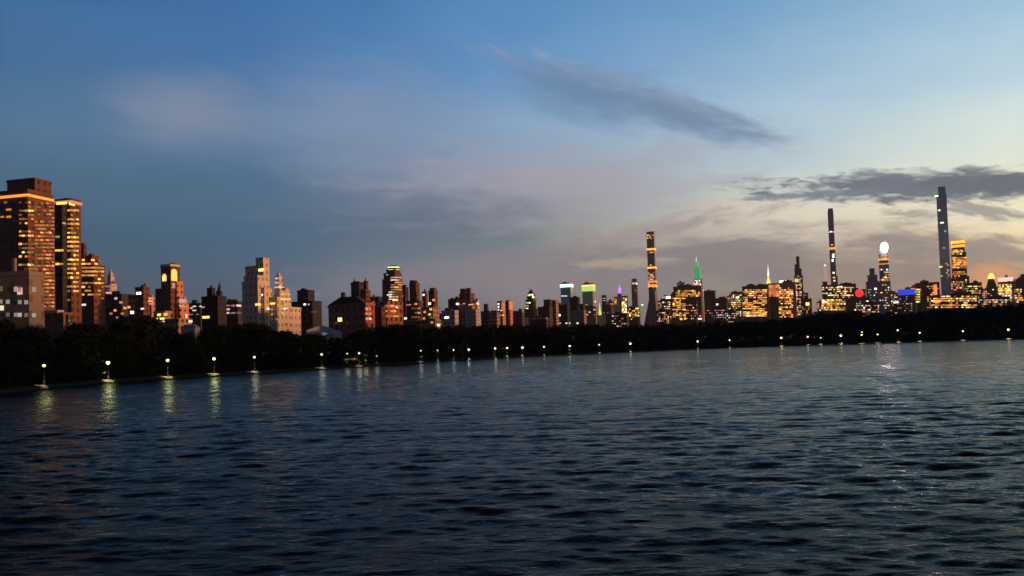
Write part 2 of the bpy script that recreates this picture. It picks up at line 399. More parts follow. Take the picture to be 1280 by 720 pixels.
def build_wood():
    rng = np.random.default_rng(11)
    near = [proto(rng, 74, 0.024, 55) for _ in range(5)]
    far = [proto(rng, 40, 0.040, 28) for _ in range(5)]
    L = []; Tk = []
    pos = []
    a = -58.0
    for row, (off, sp) in enumerate([(7.5, 7), (14, 8), (23, 9), (36, 11), (55, 13), (75, 14)]):
        a = -58.0
        while a < 118:
            D = float(shore(a)) + off
            w_ = sp * (1.0 if a < 0 else 1.25)
            pos.append((a + rng.uniform(-.3, .3) * math.degrees(w_ / D), D + rng.uniform(-2.5, 2.5), row))
            a += math.degrees(w_ / D) * rng.uniform(.75, 1.2)
    n = 0
    for (a, D, row) in pos:
        x, y = D * math.sin(R(a)), D * math.cos(R(a)); zg = float(terrain(x, y))
        if a < 36:
            px = px_of(x, y); yt = float(treetop(px)) + (rng.uniform(0, 5) if row >= 2 else rng.uniform(4, 22) if row == 1 else rng.uniform(18, 34))
            if rng.random() < 0.12: yt -= 2.5
            ztop = at(px, yt, D).z; hgt = max(4.0, ztop - zg)
        else: hgt = rng.uniform(21, 27)
        wid = np.clip(hgt * rng.uniform(.85, 1.15), 7, 22) if a < 36 else hgt * 1.1
        P, Q = (near if D < 330 else far)[rng.integers(5)]
        c, s = math.cos(rng.uniform(0, 6.28)), 0; an = rng.uniform(0, 6.28); c, s = math.cos(an), math.sin(an)
        for src, dst in ((P, L), (Q, Tk)):
            q = np.empty_like(src); q[:, 0] = (src[:, 0] * c - src[:, 1] * s) * wid + x; q[:, 1] = (src[:, 0] * s + src[:, 1] * c) * wid + y; q[:, 2] = src[:, 2] * hgt + zg
            dst.append(q)
        n += 1
    # understorey shrubs filling the belt
    for i in range(1900):
        a = rng.uniform(-56, 36) if i < 1200 else rng.uniform(-56, -5) if i < 1500 else rng.uniform(36, 118); D = float(shore(a)) + rng.uniform(5.5, 40); x, y = D * math.sin(R(a)), D * math.cos(R(a)); zg = float(terrain(x, y))
        P, Q = far[rng.integers(5)]; P = P[::2 if False else 1]
        P = P.reshape(-1, 4, 3)[rng.permutation(len(P) // 4)[:260]].reshape(-1, 3)
        h = rng.uniform(2.0, 4.5) * (1.0 if D < 400 else 1.6); q = P * np.array([h * 1.7, h * 1.7, h * 1.1]); q[:, 2] -= .28 * h
        L.append(q + np.array([x, y, zg]))
    print('trees', n)
    Lv = np.concatenate(L); Tv = np.concatenate(Tk); allv = np.concatenate([Lv, Tv]).astype(np.float32)
    nq = len(allv) // 4
    me = bpy.data.meshes.new('wood'); me.vertices.add(len(allv)); me.vertices.foreach_set('co', allv.ravel())
    me.loops.add(len(allv)); me.loops.foreach_set('vertex_index', np.arange(len(allv), dtype=np.int32))
    me.polygons.add(nq); me.polygons.foreach_set('loop_start', np.arange(0, nq * 4, 4, dtype=np.int32))
    mi = np.zeros(nq, dtype=np.int32); mi[len(Lv) // 4:] = 1
    m1 = bpy.data.materials.new('foliage'); m1.use_nodes = True; T = NT(m1.node_tree); b = T.n['Principled BSDF']
    t = T.new('ShaderNodeTexCoord'); T.put(b.inputs['Base Color'], T.mix(T.noise(t.outputs['Object'], 0.12, 3), (0.012, 0.018, 0.008), (0.026, 0.033, 0.014)))
    b.inputs['Roughness'].default_value = 0.9; b.inputs['Specular IOR Level'].default_value = 0.1
    me.materials.append(m1); me.materials.append(mat('bark', (0.06, 0.045, 0.035)))
    me.polygons.foreach_set('material_index', mi); me.update(calc_edges=True)
    o = bpy.data.objects.new('wood', me); col.objects.link(o)
    tag(o, 'dark continuous belt of leafy park trees along the far shore of the water', 'wood', kind='stuff')
build_wood()

# ------------------------------------------------------------------ buildings
WIN_ME = {}
def win_mesh(c, s):
    k = (c, s)
    if k not in WIN_ME:
        mb = MB(); mb.box(-.5, .5, -.5, .5, -.5, .5); me = bpy.data.meshes.new('lit_window'); me.from_pydata(mb.v, [], mb.f); me.update(); me.materials.append(glow(c, s)); WIN_ME[k] = me
    return WIN_ME[k]

REST = []; BLDS = []
class Bld:
    def __init__(s, name, label, cat, D, xc, g=20, group=None):
        s.D = D; s.g = R(g); a, _ = azel(xc, 400)
        s.c = Vector((D * math.sin(a), D * math.cos(a), 0)); s.zg = float(terrain(s.c.x, s.c.y)) if D > 60 else 1.2
        s.root = bpy.data.objects.new(name, None); col.objects.link(s.root)
        s.root.location = (s.c.x, s.c.y, s.zg); s.root.rotation_euler = (0, 0, -s.g)
        tag(s.root, label, cat, group); s.boxes = []; BLDS.append(s)
        s.ca, s.sa = math.cos(s.g), math.sin(s.g)
    def local(s, v):      # world -> local
        x, y, z = v.x - s.c.x, v.y - s.c.y, v.z - s.zg
        return Vector((x * s.ca - y * s.sa, x * s.sa + y * s.ca, z))
    def ldir(s, d): return Vector((d.x * s.ca - d.y * s.sa, d.x * s.sa + d.y * s.ca, d.z))
    def place(s, xl, xr, yt, kd=.8, dD=0):
        """local centre x,y, width, depth and top for a px span"""
        D = s.D + dD; xm = (xl + xr) / 2; p = s.local(at(xm, yt, D)); a, _ = azel(xm, yt)
        a0, _ = azel(xl, yt); a1, _ = azel(xr, yt); W = D * (a1 - a0); b = s.g - a
        wd = W / (abs(math.cos(b)) + kd * abs(math.sin(b)))
        return p.x, p.y, wd, wd * kd, p.z
    def zat(s, px, py, dD=0): return s.local(at(px, py, s.D + dD)).z
    def box(s, name, xl, xr, yt, yb=None, m=None, kd=.8, dD=0, top=1.0, par=True, parent=None, label=None):
        x, y, wd, dp, z1 = s.place(xl, xr, yt, kd, dD); z0 = 0 if yb is None else s.zat((xl + xr) / 2, yb, dD)
        mb = MB(); mb.box(x - wd / 2, x + wd / 2, y - dp / 2, y + dp / 2, z0 - (1.5 if yb is None else 0), z1, top)
        if par and top == 1.0 and wd > 6:         # parapet lip and cornice
            e = max(.25, s.D * .0004); hgt = max(.8, s.D * .0009)
            mb.box(x - wd / 2 - e, x + wd / 2 + e, y - dp / 2 - e, y + dp / 2 + e, z1 - hgt * 1.3, z1 - hgt * .5)
        o = mb.build(name, m, parent or s.root)
        if label: o['label'] = label
        s.boxes.append((x, y, wd, dp, z0, z1)); return o
    def shape(s, name, kind, xl, xr, yt, yb, m, kd=1, dD=0, seg=14, parent=None):
        x, y, wd, dp, z1 = s.place(xl, xr, (yt + yb) / 2, kd, dD); z1 = s.zat((xl + xr) / 2, yt, dD); z0 = s.zat((xl + xr) / 2, yb, dD)
        mb = MB(); a0, _ = azel(xl, yb); a1, _ = azel(xr, yb); r = (s.D + dD) * (a1 - a0) / 2
        if kind == 'pyr': mb.box(x - wd / 2, x + wd / 2, y - dp / 2, y + dp / 2, z0, z1, 0.04)
        elif kind == 'hip': mb.box(x - wd / 2, x + wd / 2, y - dp / 2, y + dp / 2, z0, z1, 0.45)
        elif kind == 'cone': mb.rings(x, y, [(r, z0), (r * .45, z0 + (z1 - z0) * .45), (r * .05, z1)], seg)
        elif kind == 'cyl': mb.rings(x, y, [(r, z0), (r, z1)], seg * 2)
        elif kind == 'dome': mb.rings(x, y, [(r * math.cos(t * math.pi / 2 * .98), z0 + (z1 - z0) * math.sin(t * math.pi / 2)) for t in (0, .2, .4, .6, .8, 1)], seg * 2)
        elif kind == 'ball': zc = (z0 + z1) / 2; h = (z1 - z0) / 2; mb.rings(x, y, [(max(.02, r * math.sin(t * math.pi)), zc - h * math.cos(t * math.pi)) for t in (0.02, .12, .25, .38, .5, .62, .75, .88, .98)], seg)
        elif kind == 'lattice':
            hx = r
            for i in range(4):
                sx, sy = ((-1, -1), (1, -1), (1, 1), (-1, 1))[i]; n = len(mb.v)
                mb.box(x + sx * hx * .8 - .2 * hx, x + sx * hx * .8 + .2 * hx, y + sy * hx * .8 - .2 * hx, y + sy * hx * .8 + .2 * hx, z0, z1)
            k = 8
            for i in range(k): zz = z0 + (z1 - z0) * (i + .5) / k; mb.box(x - hx, x + hx, y - hx, y + hx, zz - .35 * hx, zz + .1 * hx)
        return mb.build(name, m, parent or s.root, smooth=False)
    def tank(s, px, yt, wpx):
        """roof water tank on legs"""
        x, y, wd, dp, z1 = s.place(px - wpx / 2, px + wpx / 2, yt, 1, 0); r = wd * .45; h = r * 2.2
        mb = MB(); mb.rings(x, y, [(r, z1 - h), (r, z1 - r * .7), (.1, z1)], 12)
        t = mb.build('water_tank', m_wood, s.root)
        lg = MB()
        for sx in (-1, 1):
            for sy in (-1, 1): lg.box(x + sx * r * .7 - .15, x + sx * r * .7 + .15, y + sy * r * .7 - .15, y + sy * r * .7 + .15, z1 - h * 2.2, z1 - h)
        lg.build('tank_legs', m_metal, t)
    def hit(s, px, py):
        d = s.ldir(ray(px, py)); o = s.local(Vector((0, 0, CAMZ))); best = None
        for (x, y, wd, dp, z0, z1) in s.boxes:
            x0, x1, y0, y1 = x - wd / 2, x + wd / 2, y - dp / 2, y + dp / 2
            for face, ax, pl in (('f', 1, y0), ('r', 0, x1), ('l', 0, x0)):
                if abs(d[ax]) < 1e-6: continue
                if face == 'r' and d.x > 0: continue
                if face == 'l' and d.x < 0: continue
                t = (pl - o[ax]) / d[ax]
                if t <= 0: continue
                q = o + d * t
                ok = (x0 <= q.x <= x1 if ax == 1 else y0 <= q.y <= y1) and z0 - 1 <= q.z <= z1
                if ok and (best is None or t < best[0]): best = (t, face, q)
        return best
    def win(s, px, py, wpx, hpx, c='A', lv=1.2, name='lit_window'):
        h = s.hit(px, py)
        if not h: return
        t, face, q = h
        a = azel(px, py)[0]; b = s.g - a; k = s.D / FPX
        wd = wpx * k / max(.3, abs(math.cos(b)) if face == 'f' else abs(math.sin(b)))
        wd = min(wd, wpx * k * 2.2)
        th = 0.25 + s.D * .0002
        if name == 'lit_window' and getattr(s, 'nw', 0) >= 95:
            if not hasattr(s, 'rest'): s.rest = (MB(), [], []); REST.append(s)
            mb, mi, ms = s.rest; hx, hy = (wd / 2, th / 2) if face == 'f' else (th / 2, wd / 2); hz = hpx * k / 2
            mb.box(q.x - hx, q.x + hx, q.y - hy, q.y + hy, q.z - hz, q.z + hz)
            g = glow(c, lv)
            if g not in ms: ms.append(g)
            mi += [ms.index(g)] * 6; return
        o = bpy.data.objects.new(name, win_mesh(c, lv)); col.objects.link(o); o.parent = s.root
        o.location = q
        o.scale = (wd, th, hpx * k)
        if face != 'f': o.rotation_euler = (0, 0, R(90))
        s.nw = getattr(s, 'nw', 0) + 1
    def wins(s, x0, y0, x1, y1, dx, dy, p, wpx, hpx, cs='A', lv=(0.5, 1.2, 2.0), slope=0.0):
        r = RNG; yy = y0
        if s.D > 1400: dx, wpx, dy, hpx, p = dx * .74, wpx * .74, dy * .80, hpx * .80, p * 1.25; lv = tuple(v * 1.3 for v in lv)
        lv = tuple(v * f for v in lv for f in (.45, 1.0))
        while yy <= y1 + .01:
            rowp = p * r.choice([.5, .9, 1.1, 1.5]); xx = x0
            while xx <= x1 + .01:
                if r.random() < rowp:
                    s.win(xx, yy + (xx - x0) * slope, wpx * r.uniform(.7, 1.3), hpx * r.uniform(.8, 1.15), r.choice(cs), r.choice(lv))
                xx += dx
            yy += dy
    def band(s, y, xl, xr, hpx, c, lv, name='lit_floor'):
        """a lit storey wrapping the outermost box there"""
        h = s.hit((xl + xr) / 2, y)
        if not h: return
        bx = min((b for b in s.boxes if b[4] - 1 <= h[2].z <= b[5]), key=lambda b: abs((b[1] - b[3] / 2) - h[2].y) + abs(b[0] - h[2].x) * .2)
        x, yy, wd, dp, z0, z1 = bx; e = 0.3 + s.D * .0003; k = s.D / FPX; z = h[2].z
        mb = MB(); mb.box(x - wd / 2 - e, x + wd / 2 + e, yy - dp / 2 - e, yy + dp / 2 + e, z - hpx * k / 2, z + hpx * k / 2)
        mb.build(name, glow(c, lv), s.root)
def B(label, D, xc, g=20, cat='building', name='building'): return Bld(name, label, cat, D, xc, g)

AP, TW = 'apartment building', 'tower'
#BUILDINGS
b = B('low pale grey stone block with rows of white-lit windows at the left edge', 210, 25, 8, AP, 'apartment_building')
b.box('wall', -30, 55, 341, None, m_beige, kd=.35)
b.box('chimney', 15, 21, 323, 345, m_beige, kd=1, par=False)
b.box('roof_shed', 23, 34, 334, 345, m_roof, kd=.6)
for i, y in enumerate((361, 377, 393)):
    for j, x in enumerate((1, 10, 20, 25, 33, 42)):
        if (i + j * 2) % 3 != 2 or j in (3,): b.win(x, y + j * .2, 3.0, 5.0 if i == 0 else 4, 'W', RNG.choice([.35, .12, .2]))
b.win(25, 364, 4.2, 7, 'P', .8); b.win(2, 385, 4, 5, 'W', .8)

b = B('tallest brown apartment slab at far left with glowing orange floors', 400, 38, 14, AP, 'apartment_building')
b.box('wall', -40, 66, 243, None, m_brown, kd=.42)
b.box('penthouse', 9, 64, 226, 244, m_brown, kd=.6)
b.box('wing', 22, 41, 247, None, m_brown, kd=1.5, dD=-9); b.box('wing', 48, 68, 250, None, m_brown, kd=1.2, dD=-6)
b.band(246.5, 0, 10, 2.6, 'A', 1.4, 'lit_cornice')
b.wins(25.5, 253, 40.5, 345, 3.7, 5.2, .75, 2.2, 1.9, ['A', 'Y', 'A', 'O'], (.4, .9, 1.8, .25))
b.wins(45, 254, 66, 385, 3.5, 4.6, .85, 2.5, 1.7, ['A', 'O', 'O', 'A'], (.35, .6, 1.3, .25))
b.wins(3, 253, 14, 275, 4, 9, .5, 3.5, 2, ['A'], (.8,)); b.wins(44, 262, 46, 340, 3, 8, .5, 2, 2.5, ['A', 'Y'], (.5, 1))
b.tank(30, 221, 7) if False else None

b = B('brown apartment tower with orange-lit top and a dark left half, right of the tallest slab', 430, 85, 12, AP, 'apartment_building')
b.box('wall', 67, 101, 250, None, m_brown, kd=.7)
b.box('shaded_face', 69, 83, 254, None, m_black, kd=.8, dD=-10)  # black box paints in the shade on the tower's left face
b.band(252.5, 80, 90, 3.5, 'O', .9, 'lit_cornice')
b.win(77, 254, 9, 2.4, 'Y', 1.6); b.win(90, 255, 5, 3, 'Y', 2.2)
b.wins(86, 263, 99.5, 380, 3.6, 5.6, .72, 2.2, 2.0, ['A', 'Y', 'A'], (.7, 1.2, 2.0)); b.wins(72, 262, 80, 330, 4, 17, .5, 3.5, 2, ['A', 'Y'], (.8, 1.5))

b = B('stepped brown apartment block with a ladder of amber windows, sloping down to the right', 470, 116, 18, AP, 'apartment_building')
b.box('wall', 100, 131, 332, None, m_brown, kd=.8); b.box('tower_block', 101, 108, 304, None, m_brown, kd=.9); b.box('setback', 104, 124, 320, None, m_brown, kd=.9)
b.wins(104, 325, 129, 374, 4.0, 4.8, .72, 2.5, 2.0, ['Y', 'A', 'A', 'A'], (.6, 1.0, 1.7)); b.win(104, 381, 5, 2, 'P', 1.4)

b = B('pale floodlit stepped tower with a pink cap, behind the amber-windowed block', 620, 139, 20, TW, 'tower')
b.box('wall', 126, 149, 368, None, m_pale, kd=.8); b.box('setback', 130, 146, 355, None, m_pale, kd=.9); b.box('setback', 134, 143, 345, None, m_pale, kd=1)
b.shape('crown', 'pyr', 134.5, 142.5, 336, 345, m_pale); b.band(340.5, 135, 142, 2.2, 'R', .9, 'lit_crown'); b.wins(131, 358, 145, 372, 3, 4, .6, 2.2, 2, ['P'], (.5, .9))

b = B('low red-brown house with a pale parapet below the tall left towers', 230, 76, 15, AP, 'apartment_building')
b.box('wall', 56, 90, 391, None, m_red, kd=.5); b.box('parapet', 55, 80, 388, 392, m_pale, kd=.5, par=False); b.box('annex', 82, 88, 393, None, m_greyl, kd=.8, dD=-14)

b = B('very dark wide apartment block with small reddish windows left of the flat brown one', 520, 148, 16, AP, 'apartment_building')
b.box('wall', 112, 170, 369, None, m_dark, kd=.5); b.box('bulkhead', 140, 150, 364, 370, m_roof, par=False)
for x, y, c in ((145, 373, 'W'), (151, 378, 'P'), (144, 388, 'O'), (147, 397, 'P'), (156, 385, 'A'), (161, 384, 'O'), (165, 390.5, 'K'), (139, 392, 'O'), (153, 392, 'A')): b.win(x, y, 2.6, 2.4, c, RNG.choice([.5, 1.1, 1.6]))
b.win(165, 390.5, 3.4, 3.2, 'W', 2.5)
b = B('flat-topped brown block with a single bright white window under its roof', 560, 178, 18, AP, 'apartment_building')
b.box('wall', 169, 187, 359, None, m_brown, kd=.9); b.box('wing', 184, 193, 369, None, m_salmon, kd=.8, dD=8); b.win(173.5, 366.6, 4.6, 2.6, 'W', 3)
b.wins(187, 373, 191, 380, 3, 3.4, .8, 2.6, 2, ['P', 'O'], (.8, 1.3)); b.win(178, 386, 3, 2, 'W', .8); b.tank(181, 354, 4)

b = B('ornate brown tower with a huge glowing yellow arched window in its crown', 500, 212, 22, TW, 'tower')
b.box('wall', 201, 224.5, 333, None, m_brown, kd=1.0); b.box('parapet', 200.3, 225.2, 331, 334.5, m_pale, kd=1, par=False)
b.box('wing', 194, 208, 361, None, m_dark, kd=.7, dD=8); b.box('setback', 212, 229, 352, None, m_salmon, kd=.9); b.box('setback', 214, 232.5, 371, None, m_salmon, kd=.9); b.box('setback', 212, 236.5, 380, None, m_salmon, kd=.9)
b.box('podium', 188, 240, 399, None, m_buff, kd=.5, dD=-15); b.box('podium', 192, 215, 389, None, m_buff, kd=.6, dD=-12)
hh = b.hit(217.5, 343)
if hh:
    t, fc, q = hh; k = b.D / FPX; n = 12; W2, H1 = 4.3 * k, 5.0 * k
    prof = [(-W2, -7.5 * k), (W2, -7.5 * k)] + [(W2 * math.cos(a), H1 * .4 + W2 * math.sin(a)) for a in [math.pi * i / n for i in range(n + 1)]]
    V = [(p[0], -.3, p[1]) for p in prof] + [(p[0], .3, p[1]) for p in prof]; L_ = len(prof)
    o = mesh_obj('arched_window', V, [tuple(range(L_)), tuple(reversed(range(L_, 2 * L_)))] + [(i, i + L_, (i + 1) % L_ + L_, (i + 1) % L_) for i in range(L_)], glow('Y', 1.6), b.root)
    o.location = q
    if fc != 'f': o.rotation_euler = (0, 0, R(90))
b.win(205.5, 348, 4.2, 6.5, 'Y', 1.6); b.win(217, 357, 3.6, 6, 'P', .5); b.win(205.5, 343.5, 3, 2, 'A', 1)
b.wins(225.5, 376, 234, 384, 3.4, 5.6, .9, 2.6, 3.6, ['P', 'O', 'W'], (.9, 1.4)); b.wins(226, 395, 236, 397, 3.4, 5, .8, 2.4, 4, ['A', 'P'], (.8, 1.2))
b.win(200.5, 400, 8, 5, 'Y', 1.6); b.win(199, 393.5, 3.6, 2.6, 'Y', 1.6); b.win(207, 393, 3.6, 3, 'A', 1.2); b.win(188, 398, 3, 4, 'P', .6); b.win(238, 401.5, 3.4, 2.4, 'P', 2)
b = B('low pale teal roofed pavilion among the trees below the arched-window tower', 215, 238, 10, 'pavilion', 'pavilion')
b.box('wall', 226, 250, 409, None, m_greyl, kd=.6, par=False); b.shape('roof', 'hip', 224, 252, 405.5, 409.4, m_teal, kd=.6)

b = B('long low dark terrace between the ornate tower and the spiked block', 600, 243, 14, AP, 'apartment_building')
b.box('wall', 235, 256, 379, None, m_dark, kd=.5); b.box('roof_shed', 240, 247, 375, 380, m_roof, par=False); b.wins(239, 383, 251, 395, 4, 5, .45, 3, 1.4, ['P', 'W'], (.3, .7)); b.win(239.5, 385, 2, 2, 'P', 1.2)
b = B('black spiky-roofed apartment house with one yellow window low down', 430, 267, 18, AP, 'apartment_building')
b.box('wall', 252, 283, 370.5, None, m_black, kd=.7); b.box('bulkhead', 258.5, 269, 360, None, m_black, kd=.8); b.shape('turret', 'cone', 270.5, 277, 352, 366, m_black); b.shape('finial', 'cone', 275, 276.5, 347, 360, m_metal); b.box('bulkhead', 270, 278, 364, None, m_black, kd=.8)
b.win(257.5, 396.5, 7.4, 2.6, 'Y', 2.2); b.win(250 + 4, 384, 3, 1.4, 'P', .6); b.win(275.5, 358.5, 1.6, 1.8, 'W', .8); b.tank(264, 356, 4)
b = B('low dark block with three rows of pale lit windows left of the stepped limestone tower', 560, 293, 18, AP, 'apartment_building')
b.box('wall', 281, 304, 377, None, m_dark, kd=.6); b.wins(284.5, 382, 299, 391.5, 7, 4.6, 1.0, 4.4, 2.0, ['K', 'P'], (.35, .7)); b.box('roof_shed', 284, 291, 374, 378, m_roof, par=False)

b = B('pale stepped limestone tower with blue-shaded left face and warm glowing right face', 385, 330, 26, TW, 'tower')
b.box('wall', 302.5, 337, 352, None, m_pale, kd=.8); b.box('setback', 305, 333, 345, None, m_pale, kd=.7); b.box('setback', 306.5, 327, 333, None, m_pale, kd=.6, dD=8); b.box('tower_block', 319.5, 336.5, 322.5, None, m_pale, kd=.9, dD=4)
b.box('setback', 320, 340, 360, None, m_pale, kd=1, dD=-2); b.box('wing', 322, 376, 385, None, m_pale, kd=.6, dD=10); b.box('wing', 334, 364, 372, None, m_pale, kd=1.6); b.box('wing', 343, 362, 362, None, m_pale, kd=1.8, dD=6)
b.box('turret', 344, 353, 345, None, m_pale, kd=1.0, dD=4); b.box('turret', 346, 351, 341.5, 346, m_pale, kd=1, dD=4, par=False); b.box('dormer', 352, 360, 360, 363, m_pale, par=False)
b.win(326.5, 337.5, 5.6, 2.8, 'Y', 2.6); b.win(322.5, 380.5, 5.8, 2.6, 'Y', 2); b.win(327.5, 368.5, 2.4, 2, 'W', 1.2); b.win(335, 386, 2.2, 2, 'W', 2.4)
b.win(339, 379.5, 9, 2.2, 'Y', 2.2); b.wins(353, 368, 361.5, 395, 4, 6.0, .85, 3.4, 1.8, ['A', 'Y', 'W'], (.5, .9)); b.wins(340, 387, 362, 405, 6, 6, .4, 2.6, 2.4, ['P', 'A', 'O'], (.3, .6)); b.wins(333, 347, 333, 359, 2, 6, .8, 2, 3, ['W'], (.5,)); b.wins(346, 348, 351, 359, 4, 5.4, .9, 3, 2.4, ['W', 'P'], (.7, 1.1))
b.band(359, 345, 352, 1.0, 'W', .5)

b = B('squat black block with a square top right of the limestone tower', 520, 383, 22, AP, 'apartment_building')
b.box('wall', 364, 402, 377, None, m_black, kd=.6); b.box('tower_block', 371.5, 393, 363, None, m_black, kd=.8); b.win(381, 380.5, 2.4, 2, 'W', 1.8); b.win(386, 380.5, 2, 1.6, 'K', .5); b.wins(390, 390, 398, 392, 4, 3, .9, 2.6, 1.4, ['C'], (.12,))
b = B('low white curved-roof pavilion half hidden by trees, right of the limestone tower', 330, 405, 8, 'museum pavilion', 'museum_pavilion')
x0, x1 = 383, 431
V = []; F = []; nseg = 16
for i in range(nseg + 1):
    t = i / nseg; px = x0 + (x1 - x0) * t; yy = 413 - 8.0 * math.sin(min(1, t / .55) * math.pi * .5) * (1 if t < .4 else max(0, 1 - ((t - .4) / .6) ** 1.2)) + 3.5 * t
    for dd in (0, 24):
        p = b.local(at(px, yy, b.D + dd)); V.append(p); V.append(Vector((p.x, p.y, p.z - (2.6 if t < .75 else 3.2))))
for i in range(nseg):
    k = i * 4; F += [(k, k + 4, k + 6, k + 2), (k, k + 1, k + 5, k + 4), (k + 2, k + 6, k + 7, k + 3)]
F += [(0, 2, 3, 1), (nseg * 4, nseg * 4 + 1, nseg * 4 + 3, nseg * 4 + 2)]
mesh_obj('roof', V, F, m_white, b.root); b.box('wall', 390, 429, 419, None, m_greyl, kd=.3, dD=6, par=False); b.box('wall', 408, 431, 417, None, m_white, kd=.35, dD=2, par=False)

b = B('broad brick mansion block with a dark hipped roof and an orange-lit end wall', 330, 440, 30, AP, 'apartment_building')
b.box('wall', 410, 468, 380, None, m_red, kd=.28); b.shape('roof', 'hip', 410, 464, 371, 380, m_roof, kd=.28); b.box('chimney', 426, 432, 365.5, 376, m_dark, kd=.8, par=False); b.box('bulkhead', 456, 468.5, 376.5, 383, m_red, kd=1, par=False)
b.win(425, 399.5, 4.6, 4.6, 'Y', 2.6); b.wins(458.5, 386, 466, 399, 4, 6.2, 1.0, 2.8, 3.2, ['O', 'P'], (1.3, 1.0)); b.wins(420, 388, 448, 410, 7, 8, .12, 2, 2.4, ['A'], (.1, .2))
b = B('black twin-peaked tower rising behind the hipped-roof mansion block', 560, 450, 24, TW, 'tower')
b.box('wall', 438.5, 454, 353, None, m_black, kd=.8); b.shape('finial', 'cone', 441, 444.5, 347, 354, m_black); b.box('wing', 454, 460.5, 351, None, m_brown, kd=1.0, dD=5); b.shape('finial', 'cone', 455.5, 458.5, 346, 352, m_brown); b.box('wing', 447, 463, 363, None, m_brown, kd=.8); b.box('wall', 463, 478, 371, None, m_black, kd=.8, dD=10); b.tank(467, 368, 4.5)
b = B('red brick block with rows of bright orange windows, right of the hipped-roof mansion', 350, 486, 30, AP, 'apartment_building')
b.box('wall', 467, 503, 377.5, None, m_red, kd=1.5); b.box('wall', 466, 482, 384, None, m_brown, kd=.6, dD=-8)
b.wins(482.5, 382.5, 500, 397, 3.7, 6.4, .9, 3.2, 2.4, ['O', 'A', 'O'], (.6, 1.0, .8)); b.win(496, 384, 2.4, 2, 'W', 1.2); b.win(484, 410, 2, 2, 'O', .4)

b = B('round-shouldered tower with a brilliant white-gold dome cap and striped lit floors', 640, 490, 26, TW, 'tower')
b.box('wall', 477.5, 503, 348, None, m_brown, kd=.9); b.box('setback', 479.5, 502, 341.5, None, m_brown, kd=.9); b.box('setback', 483, 500, 337, None, m_brown, kd=.9)
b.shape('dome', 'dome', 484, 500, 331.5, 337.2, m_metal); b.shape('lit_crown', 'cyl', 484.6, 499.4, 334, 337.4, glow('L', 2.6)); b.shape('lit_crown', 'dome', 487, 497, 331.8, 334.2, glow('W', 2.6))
b.wins(491, 347, 501, 362, 4.5, 3.0, .95, 4.4, 1.5, ['P', 'W', 'A'], (.5, .9, 1.3)); b.wins(488, 365, 498, 375, 4, 3, .6, 4, 1.3, ['P', 'W'], (.7, 1.6)); b.win(494, 375, 6, 1.6, 'Y', 2.5); b.win(487, 368.5, 6, 1.4, 'P', 1.6); b.win(484, 343, 2, 2, 'C', .5); b.win(478.5, 349, 2, 1.4, 'K', 1)
b = B('plain black slab tucked behind the dome-capped tower', 700, 504, 24, AP, 'apartment_building')
b.box('wall', 498, 510.5, 359, None, m_black, kd=.8); b.win(503, 370, 2, 1.6, 'C', .5); b.win(507, 398, 3.4, 2.4, 'W', 2); b.box('bulkhead', 503, 508, 356, 360, m_roof, par=False)
b = B('dark brown stepped tower with pinkish lit lower storeys, right of the dome-capped one', 600, 517, 26, TW, 'tower')
b.box('wall', 508, 529, 376, None, m_brown, kd=.9); b.box('tower_block', 511.5, 524.5, 354, None, m_brown, kd=.9); b.box('setback', 512, 521, 350.5, None, m_dark, kd=.9); b.box('podium', 506, 527, 400, None, m_buff, kd=.6, dD=-12)
b.wins(516, 380, 525, 402, 3.8, 5.5, .6, 3, 2.2, ['P', 'O', 'A'], (.4, .9)); b.win(511, 381, 6, 1.4, 'P', .6)
b = B('narrow dark brown tower with one bright window near its top, left of the rounded one', 650, 530, 26, TW, 'tower')
b.box('wall', 527.5, 534.5, 364.5, None, m_brown, kd=.9); b.win(529.5, 368.5, 2.2, 2.2, 'W', 1.8); b.tank(531, 361, 3)
b = B('tall brown tower with rounded head on a yellowish lit base', 590, 540, 26, TW, 'tower')
b.box('wall', 535.5, 547, 363, None, m_brown, kd=1); b.box('setback', 537, 545.5, 360, None, m_brown, kd=1); b.box('wing', 527, 549, 384, None, m_buff, kd=.9); b.box('podium', 523, 551.5, 400, None, m_buff, kd=.6, dD=-10)
for x, y, c, l in ((537, 379.5, 'W', 2), (538.5, 386.5, 'A', 1.4), (531, 390, 'A', 1), (537, 393, 'Y', 1), (538.6, 398.5, 'Y', 2.4), (548, 406.5, 'P', 2), (542, 375, 'O', .9), (530, 398, 'O', .8), (540, 403, 'A', .6)): b.win(x, y, 3, 2.6, c, l)

b = B('twin-headed brown apartment house with a pinkish pale lower face, well right of the dome-capped tower', 760, 583, 24, AP, 'apartment_building')
b.box('wall', 572, 598, 380, None, m_buff, kd=.9); b.box('tower_block', 575, 584, 361, None, m_dark, kd=.9); b.box('tower_block', 583, 589, 360, None, m_brown, kd=.9); b.box('setback', 574, 593, 367, None, m_brown, kd=.8)
b.box('wing', 560, 576, 374, None, m_black, kd=.8); b.box('turret', 590, 599.5, 376, None, m_pale, kd=.9); b.shape('gable', 'pyr', 593, 599.5, 371.5, 376, m_pale); b.box('podium', 582, 599, 387, None, m_greyl, kd=.7, dD=-10)
b.win(572, 380, 3.4, 2.6, 'P', 2); b.win(580, 380, 2.4, 2, 'O', 1.4); b.win(588, 380.5, 5, 1.5, 'P', 1.4); b.win(597, 379.5, 2.8, 2.4, 'W', 1.2)
b = B('low grey house with a bright white lamp, left foot of the twin-headed house', 620, 562, 22, AP, 'apartment_building')
b.box('wall', 552, 573, 388, None, m_grey, kd=.6); b.win(558.5, 397, 5, 2.2, 'W', 3.2); b.box('roof_shed', 556, 562, 385, 389, m_roof, par=False)
b = B('small dark grey block with a narrow raised head, left of the orange-striped slab', 820, 609, 24, AP, 'apartment_building')
